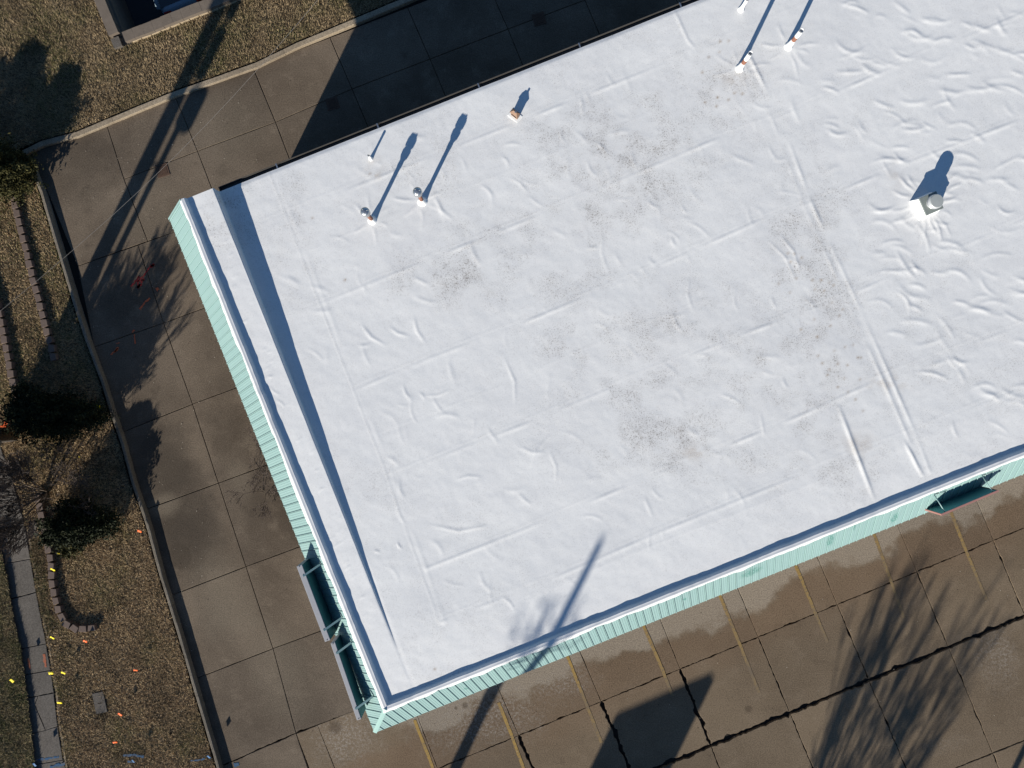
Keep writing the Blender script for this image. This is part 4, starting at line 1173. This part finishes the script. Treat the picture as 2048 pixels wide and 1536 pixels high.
def grow(rnd, p, d, L, r, depth, segs, up=.1, spread=.55, bend=.18, split=(2, 3), shrink=.74, rmin=.004):
    n = 3
    q = p.copy(); dd = d.copy()
    for k in range(n):
        dd = (dd + Vector((rnd.gauss(0, bend), rnd.gauss(0, bend), rnd.gauss(0, bend) + up * .3)) * .5).normalized()
        e = q + dd * (L / n)
        r0 = r * (1 - .3 * k / n); r1 = r * (1 - .3 * (k + 1) / n)
        segs.append((q.copy(), e.copy(), max(r0, rmin), max(r1, rmin), depth))
        if depth > 0 and k >= 1 and rnd.random() < .55:
            sd = (dd + Vector((rnd.gauss(0, spread), rnd.gauss(0, spread), rnd.gauss(0, spread * .6)))).normalized()
            grow(rnd, e, sd, L * shrink * rnd.uniform(.6, .95), r1 * .55, depth - 1, segs, up, spread, bend, split, shrink, rmin)
        q = e
    if depth > 0:
        for _ in range(rnd.randint(*split)):
            sd = (dd + Vector((rnd.gauss(0, spread), rnd.gauss(0, spread), rnd.gauss(0, spread * .5) + up))).normalized()
            grow(rnd, q, sd, L * shrink * rnd.uniform(.75, 1.1), r1 * .7, depth - 1, segs, up, spread, bend, split, shrink, rmin)
def seg_mesh(name, segs, mat, parent):
    n = 4
    A = np.array([[*s[0]] for s in segs]); Bv = np.array([[*s[1]] for s in segs]); r0 = np.array([s[2] for s in segs]); r1 = np.array([s[3] for s in segs])
    D = Bv - A; D /= np.linalg.norm(D, axis=1)[:, None] + 1e-9
    T = np.cross(D, np.array([.3, .2, .93])); T /= np.linalg.norm(T, axis=1)[:, None] + 1e-9
    Q = np.cross(D, T)
    rows_ = []
    for c, r in ((A, r0), (Bv, r1)):
        for k in range(n):
            a = 2 * np.pi * k / n
            rows_.append(c + (T * np.cos(a) + Q * np.sin(a)) * r[:, None])
    Vt = np.stack(rows_, 1)                       # (m, 8, 3)
    m_ = len(segs)
    f = np.array([[k, (k+1) % n, n + (k+1) % n, n + k] for k in range(n)])
    fc_ = (np.arange(m_)[:, None, None] * 2 * n + f[None]).reshape(-1, 4)
    return link(name, np_mesh(name, Vt.reshape(-1, 3), fc_, mat, True), parent)
def bare_tree(base, stems, depth, L, r, label, seed, cat='tree', name='bare_tree', lean=.35, trunk=None, mat=None, group=None, size=None, **kw):
    root = empty(name, base); tag(root, label, cat, group)
    rnd = random.Random(seed); segs = []
    start = Vector((0, 0, -.05))
    if trunk:
        segs.append((start, Vector((.05, .03, trunk * .5)), r * 1.5, r * 1.25, 99)); segs.append((Vector((.05, .03, trunk * .5)), Vector((0, .05, trunk)), r * 1.25, r * 1.1, 99))
        start = Vector((0, .05, trunk - .03))
    for k in range(stems):
        a = 2 * math.pi * (k + rnd.uniform(-.3, .3)) / stems
        d = Vector((math.cos(a) * lean, math.sin(a) * lean, 1)).normalized()
        grow(rnd, start + Vector((math.cos(a) * r, math.sin(a) * r, 0)), d, L * rnd.uniform(.8, 1.1), r * .8, depth, segs, **kw)
    if size:                                  # bring the grown tree to its height and crown radius
        zz = sorted(s[1].z for s in segs); rr = sorted(math.hypot(s[1].x, s[1].y) for s in segs)
        kz = size[0] / zz[int(len(zz) * .995)]; kr = size[1] / rr[int(len(rr) * .95)]
        segs = [(Vector((a.x * kr, a.y * kr, a.z * kz)), Vector((b.x * kr, b.y * kr, b.z * kz)), r0, r1, d) for a, b, r0, r1, d in segs]
    big_ = [s for s in segs if s[4] >= depth]; small = [s for s in segs if s[4] < depth]
    seg_mesh('trunk', big_, M_BARK, root); seg_mesh('branches', small, mat or M_TWIG, root)
    return root
bare_tree(W(92, 985, .07), 12, 5, 1.2, .034, 'bare many stemmed tree overhanging the sidewalk', 12, lean=.5, split=(2, 3), spread=.26, shrink=.78, rmin=.0072, up=.14, bend=.11, size=(3.55, 1.6))
bare_tree(W(185, 985, .07), 5, 4, .55, .016, 'bare grey twiggy shrub among the evergreens', 14, 'shrub', 'bare_shrub', lean=.7, split=(2, 3), spread=.6, rmin=.004)
bare_tree(W(115, 905, .07), 5, 4, .6, .016, 'bare twiggy shrub below the large dark evergreen', 19, 'shrub', 'bare_shrub', lean=.7, split=(2, 3), spread=.6, rmin=.004)
bare_tree(W(552, 905, 0), 5, 4, .62, .016, 'bare brown shrub poking out under the left eaves', 15, 'shrub', 'bare_shrub', lean=1.0, split=(2, 3), spread=.55, rmin=.004)
bare_tree(W(530, 985, 0), 4, 4, .5, .014, 'second bare brown shrub under the left eaves, nearer the signs', 16, 'shrub', 'bare_shrub', lean=1.0, split=(2, 3), spread=.55, rmin=.004)
# trees on the street side, beyond the lower border; only their shadows reach the picture
bare_tree(W(1368, 2275, 0), 13, 4, 2.2, .10, 'wide bare street tree standing across the front parking lot', 23, lean=.5, trunk=1.9, split=(1, 3), spread=.24, shrink=.78, rmin=.013, up=.16, bend=.09, size=(8.6, 2.25))
def slender_tree():
    root = empty('slender_bare_tree', (-7.05, -23.6, 0)); tag(root, 'tall slender bare tree at the street edge of the lot', 'tree')
    rnd = random.Random(5); segs = []
    hgt = 13.8; pr_ = Vector((0, 0, -.1)); N = 14
    for k in range(N):
        q = Vector((.05 * math.sin(k), .05 * math.cos(k * 1.3), hgt * (k + 1) / N)); r0 = .20 * (1 - k / N) ** .7 + .095; r1 = .20 * (1 - (k + 1) / N) ** .7 + .09
        segs.append((pr_, q, r0, r1, 99)); pr_ = q
    for k in range(16):
        z = rnd.uniform(11.5, 12.7); a = rnd.uniform(0, 6.28)
        grow(rnd, Vector((0, 0, z)), Vector((math.cos(a) * .8, math.sin(a) * .8, .15)).normalized(), rnd.uniform(.40, .62), .016, 2, segs, rmin=.0075, spread=.5, up=.02)
    seg_mesh('trunk', [s for s in segs if s[4] == 99], M_BARK, root); seg_mesh('branches', [s for s in segs if s[4] != 99], M_TWIG, root)
slender_tree()

# ------------------------------------------------------------------ poles, cable, pylon sign
def utility_pole():
    base = W(27, 868, 0); root = empty('utility_pole', base); tag(root, 'brown wooden utility pole with yellow guard at the left border', 'utility pole')
    mb = MB(); mb.lathe([(.26, -.1), (.245, 2), (.215, 7), (.19, 10.5)], 16); mb.build('pole', M_WOOD, root)
    pn = Vector((sdir.y, -sdir.x, 0))                # across the sun
    mb = MB(); q = pn * .46
    mb.tube([(q.x, q.y, 1.25), (q.x, q.y, 5.25)], .095, 10); mb.build('riser_conduit', M_GREYTOP, root)
    for z in (1.5, 2.9, 4.3):
        mb = MB(); mb.tube([(0, 0, z), (q.x, q.y, z)], .03, 6); mb.build('standoff_bracket', M_GALV, root)
    mb = MB(); mb.lathe([(.26, 4.95), (.30, 5.0), (.30, 5.5), (.26, 5.56), (.08, 5.62)], 16, (q.x * 1.25, q.y * 1.25, 0)); mb.build('pole_can', M_GREYTOP, root)  # the pole's transformer
    for zz in (5.75, 6.7):  # unseen upper cans, added to widen the pole's shadow towards its top
        mb = MB(); mb.lathe([(.15, zz), (.18, zz + .05), (.18, zz + .75), (.15, zz + .8)], 14, (q.x * .9, q.y * .9, 0)); mb.build('pole_can', M_GREYTOP, root)
    mb = MB(); M = Matrix.Translation((0, 0, 9.6)) @ Matrix.Rotation(math.atan2(U.y, U.x), 4, 'Z'); mb.box(None, (2.4, .1, .13), M=M); mb.build('crossarm', M_WOOD, root)
    for t in (-1.1, -.5, .5, 1.1):
        mb = MB(); mb.lathe([(.03, 0), (.05, .06), (.03, .14)], 10, (U.x * t, U.y * t, 9.66)); mb.build('insulator', M_GALV, root)
    side_ = Vector((.2, -.98, 0))
    for k, (off, m_, nm) in enumerate(((-.13, simple('yellow_guard', (.75, .50, .10), .6, .1), 'guy_guard'), (-.19, M_WHITE, 'white_conduit'))):
        mb = MB(); mb.tube([(.14, off, .1), (.13, off, 4.5)], .02, 8); mb.build(nm, m_, root)
utility_pole()
# overhead cable
p0, p1 = W(-120, 720, 6.2), W(760, -150, 6.6)
mb = MB(); mb.tube([p0.lerp(p1, t / 14) + Vector((0, 0, -.9 * math.sin(math.pi * t / 14))) for t in range(15)], .0045, 6)
tag(mb.build('overhead_cable', M_CABLE), 'thin pale overhead cable crossing the lawn and driveway', 'cable')
# light pole off to the lower right
base = W(1775, 2058, 0); root = empty('light_pole', base); tag(root, 'slim lamp pole at the far side of the front parking lot', 'lamp pole')
mb = MB(); mb.lathe([(.20, -.05), (.20, .35), (.19, .37)], 16); mb.build('footing', M_WALK, root)
mb = MB(); mb.lathe([(.12, .37), (.085, 8.2)], 14); mb.build('pole', M_BRONZE, root)
mb = MB(); mb.tube([(0, 0, 8.1), (.5, .2, 8.3), (1.0, .4, 8.3)], .05, 8); mb.build('arm', M_BRONZE, root)
mb = MB(); mb.box((1.25, .5, 8.28), (.6, .3, .16), .38); mb.build('lamp_head', M_BRONZE, root, bevel=.03)
# pylon sign
def pylon():
    zt_ = 6.5
    a = W(1237, 1432, 0) - sdir * (zt_ * COT); b = W(1427, 1350, 0) - sdir * (zt_ * COT)
    c = (a + b) / 2; d = (b - a); L = d.length; ang = math.atan2(d.y, d.x)
    root = empty('pylon_sign', (c.x, c.y, 0), ang); tag(root, 'free standing pylon sign whose shadow falls on the parking bays', 'sign')
    mb = MB(); mb.box((0, 0, zt_ - 1.35), (L, .28, 2.7)); mb.build('cabinet', M_SIGNTOP, root, bevel=.02)
    for s in (-1, 1):
        mb = MB(); mb.box((0, s * .146, zt_ - 1.35), (L - .16, .01, 2.54)); mb.build('face', M_WHITE, root)
        mb = MB(); mb.box((s * .9, 0, (zt_ - 2.7) / 2), (.18, .18, zt_ - 2.7)); mb.build('post', M_BRONZE, root)
pylon()

# ------------------------------------------------------------------ drains, box lid, marker flags, paint
def drain(px, py, label, s=.36):
    root = empty('drain_grate', W(px, py, .004), BA - R(5)); tag(root, label, 'drain grate', 'drain grates in the rear drive')
    mb = MB()
    for (x, y, dx, dy) in ((0, s/2, s + .06, .05), (0, -s/2, s + .06, .05), (s/2, 0, .05, s - .052), (-s/2, 0, .05, s - .052)): mb.box((x, y, .004), (dx, dy, .016))
    mb.build('frame', M_RUSTGRATE, root)
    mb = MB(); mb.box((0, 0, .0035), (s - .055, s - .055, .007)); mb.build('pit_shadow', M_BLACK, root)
    for k in range(8):
        mb = MB(); mb.box((-s/2 + .045 + k * (s - .09) / 7, 0, .014), (.030, s - .06, .012)); mb.build('bar', M_RUSTGRATE, root)
drain(325, 341, 'rusty square drain grate in the sunlit rear driveway')
drain(665, 207, 'square drain grate in the shade behind the building, middle of three')
drain(1078, 38, 'square drain grate in deep shade at the top border')
root = empty('meter_box', W(200, 1405, .085), R(12)); tag(root, 'grey rectangular meter box lid set in the dry lawn', 'meter box')
mb = MB(); mb.box((0, 0, -.04), (.42, .74, .09)); mb.build('rim', M_BASE, root)
mb = MB(); mb.box((0, 0, .012), (.38, .70, .03)); mb.build('lid', M_WALK, root, bevel=.006)
mb = MB(); mb.box((.0, -.02, .028), (.13, .016, .006)); mb.box((-.055, .0, .028), (.016, .03, .006)); mb.build('lift_handle', M_BASE, root)
mb = MB()
for k in range(60):
    a, t = random.uniform(0, 6.28), random.uniform(.3, 1.2); q = Vector((random.gauss(0, .12), random.gauss(0, .09), 0)); l = random.uniform(.08, .2)
    mb.tube([q, q + Vector((math.cos(a) * math.sin(t), math.sin(a) * math.sin(t), math.cos(t))) * l], [.005, .002], 3)
tag(mb.build('dead_weed', simple('dead_weed_stalks', (.05, .035, .022), .9, .4, 9), loc=W(204, 1432, .07)), 'dark dead weed clump at the foot of the meter box lid', 'weed')

frnd = random.Random(4)
def flag(px, py, hh, mat, label, group, z0=.07, size=(.135, .11), word=False):
    """px,py: where the cloth shows"""
    top = W(px, py, z0 + hh); g = Vector((top.x, top.y, z0))
    root = empty('marker_flag', g); tag(root, label, 'flag', group)
    lean = Vector((frnd.uniform(-.05, .05), frnd.uniform(-.05, .05), 0))
    mb = MB(); mb.tube([lean + Vector((0, 0, -.05)), Vector((0, 0, hh + .02))], .003, 5); mb.build('wire_stake', M_WIRE, root)
    a = frnd.uniform(-1.0, .2); d = Vector((math.cos(a), math.sin(a), 0)); n = Vector((-d.y, d.x, 0))
    mb = MB(); vs, fs = [], []
    droop = frnd.uniform(.8, 1.35)                     # cloth folded over towards flat
    for i in range(5):
        for j in range(3):
            x = size[0] * i / 4; y = size[1] * (j / 2 - .5)
            vs.append(d * x + n * (y * math.sin(droop) + .012 * math.sin(i * 1.7)) + Vector((0, 0, hh + y * math.cos(droop) - .010 * i)))
    for i in range(4):
        for j in range(2): fs.append((i*3 + j, (i+1)*3 + j, (i+1)*3 + j+1, i*3 + j+1))
    mb.add(vs, fs, True); c = mb.build('cloth', mat, root)
    sm = c.modifiers.new('thickness', 'SOLIDIFY'); sm.thickness = .002
    return root
GY, GO, GB = 'yellow marker flags', 'orange marker flags', 'blue marker flags'
flag(100, 1274, .40, M_FLAGY, 'yellow marker flag at the hook end of the block edging', GY)
flag(97, 1347, .40, M_FLAGY, 'yellow marker flag on the right rim of the sidewalk by orange paint', GY)
flag(122, 1345, .36, M_FLAGY, 'yellow marker flag in the lawn just right of the sidewalk one', GY, size=(.13, .11))
flag(20, 1359, .42, M_FLAGY, 'yellow marker flag in the green grass left of the sidewalk', GY, z0=.17)
flag(114, 1406, .40, M_FLAGY, 'lowest yellow marker flag, by the cracked sidewalk slab', GY, size=(.14, .11))
flag(191, 813, .35, M_FLAGY, 'yellow marker flag in the shade beside the kerb', GY)
flag(106, 1075, .38, M_FLAGY, 'yellow marker flag left of the low green shrub', GY, size=(.12, .10))
flag(101, 1138, .45, M_FLAGY, 'yellow marker flag standing over the curved edging blocks', GY)
flag(157, 914, .30, M_FLAGY, 'tiny yellow marker flag among the bare twigs', GY, size=(.04, .04))
flag(115, 1107, .22, M_FLAGY, 'small yellow marker flag in the block edging shadow', GY, size=(.05, .04))
flag(166, 1282, .36, M_FLAGO, 'orange marker flag just below the edging hook', GO, size=(.12, .10))
flag(267, 1341, .36, M_FLAGO, 'orange marker flag in the middle of the dry lawn', GO, size=(.12, .09))
flag(236, 1427, .36, M_FLAGO, 'orange marker flag right of the meter box lid', GO, size=(.14, .10))
flag(226, 1486, .34, M_FLAGO, 'lowest orange marker flag, below the meter box', GO, size=(.12, .10))
flag(275, 1062, .34, M_FLAGO, 'orange marker flag close to the driveway kerb', GO, size=(.12, .10))
flag(135, 1090, .15, M_FLAGO, 'orange marker flag at the foot of the low green shrub', GO, size=(.12, .10))
flag(263, 1520, .40, M_FLAGB, 'blue marker flag among blue paint in the lower lawn', GB)
flag(414, 1512, .40, M_FLAGB, 'blue marker flag by the driveway kerb at the bottom', GB)
flag(66, 1527, .42, M_FLAGB, 'blue marker flag at the lower end of the sidewalk', GB)

def paint(name, strokes, mat, z, label, cat='paint mark', group=None):
    """sprayed strokes as thin ragged ribbons"""
    mb = MB(); rr = random.Random(len(strokes) * 13 + int(z * 1000))
    for pts, w in strokes:
        vs, fs, _ = ribbon([W(x, y, z) for x, y in pts], (w, w), z, w * .28, .05, rr)
        mb.add(vs, fs)
    tag(mb.build(name, mat), label, cat, group)
S = 4.0
def c3(*p): return [(x / S, 384 + y / S) for x, y in p]
paint('red_paint_mark', [(c3((1235, 580), (1200, 600), (1150, 670), (1120, 700)), .05), (c3((1048, 755), (1075, 725), (1110, 672)), .06), (c3((1110, 672), (1100, 770)), .05), (c3((1100, 770), (1155, 690)), .06), (c3((1235, 578), (1205, 602)), .10), (c3((1085, 715), (1150, 705)), .04), (c3((1100, 770), (1130, 735)), .09)],
      M_SPRAYRED, .010, 'red sprayed arrow on the driveway concrete')
GP = 'orange paint dashes on the driveway'
paint('orange_paint_mark', [(c3((1250, 785), (1270, 772)), .09)], M_SPRAYORANGE, .0102, 'orange sprayed dot nearest the red arrow', group=GP)
paint('orange_paint_mark', [(c3((1120, 940), (1160, 880), (1200, 850)), .06)], M_SPRAYORANGE, .0104, 'orange sprayed dash on sunlit driveway left of the joint', group=GP)
paint('orange_paint_mark', [(c3((1060, 1108), (1072, 1116)), .08), (c3((1075, 1140), (1082, 1215)), .035)], M_SPRAYORANGE, .0106, 'orange sprayed dot with a thin tail in branch shadow', group=GP)
paint('orange_paint_mark', [(c3((885, 1300), (945, 1255)), .06), (c3((930, 1215), (955, 1205)), .04), (c3((915, 1280), (945, 1240)), .05)], M_SPRAYORANGE, .0108, 'orange sprayed scribble in dark shade by the kerb', group=GP)
def c5(*p): return [(x / S, 1152 + y / S) for x, y in p]
GS = 'orange paint strokes on the sidewalk'
paint('orange_paint_mark', [(c5((350, 625), (358, 680), (368, 730)), .085)], M_SPRAYORANGE2, .068, 'orange paint stroke near the right rim of the sidewalk', group=GS)
paint('orange_paint_mark', [(c5((222, 660), (230, 700), (238, 745)), .07)], M_SPRAYORANGE2, .0682, 'orange paint stroke near the left rim of the sidewalk', group=GS)
GBp = 'blue paint strokes at the bottom left'
paint('blue_paint_mark', [(c5((290, 1470), (380, 1462), (470, 1448)), .07), (c5((400, 1530), (520, 1500)), .09)], M_SPRAYBLUE, .0684, 'blue paint strokes across the lower sidewalk', group=GBp)
paint('blue_paint_mark', [(c5((985, 1440), (1060, 1432), (1150, 1445)), .08), (c5((1020, 1485), (1060, 1490)), .06)], M_SPRAYBLUE, .115, 'blue paint stroke on the dry lawn', group=GBp)
paint('blue_paint_mark', [(c5((1525, 1480), (1580, 1475), (1640, 1462)), .05)], M_SPRAYBLUE, .1152, 'blue paint stroke in the grass along the kerb', group=GBp)
paint('blue_paint_mark', [(c5((1870, 1510), (1910, 1500)), .12)], M_SPRAYBLUE, .0112, 'blue paint smudge on the driveway corner', group=GBp)
paint('orange_paint_mark', [([(2, 858), (22, 846)], .14), ([(8, 846), (26, 838)], .08)], simple('bright_orange_paint', (.8, .13, .03), .8, .3, 30), .125, 'bright orange paint patch beside the pole')

# scattered dead leaves and chips
def litter():
    n = 1500
    px = np.concatenate([rng.uniform(0, 430, 900), rng.uniform(150, 520, 300), rng.uniform(1000, 2048, 300)])
    py = np.concatenate([rng.uniform(380, 1536, 900), rng.uniform(60, 400, 300), rng.uniform(1100, 1536, 300)])
    lw = inside(px, py, L2) | inside(px, py, L1) | inside(px, py, L3)
    z = np.where(lw, .115, .016); z = np.where(inside(px, py, L3), .215, z)
    X = (px - 1024) / F * (H - z); Y = (768 - py) / F * (H - z)
    s = rng.uniform(.008, .02, n); a = rng.uniform(0, 6.28, n)
    v = np.zeros((n, 4, 3))
    for k in range(4):
        t = a + k * np.pi / 2
        v[:, k] = np.stack([X + np.cos(t) * s * (1 if k % 2 else .6), Y + np.sin(t) * s * (1 if k % 2 else .6), z + rng.uniform(0, .012, n)], 1)
    o = link('leaf_litter', np_mesh('leaf_litter', v.reshape(-1, 3), np.arange(4 * n).reshape(-1, 4), M_LITTER))
    tag(o, 'scattered dead leaves and pale chips on lawn and concrete', 'leaf litter', kind='stuff')
litter()
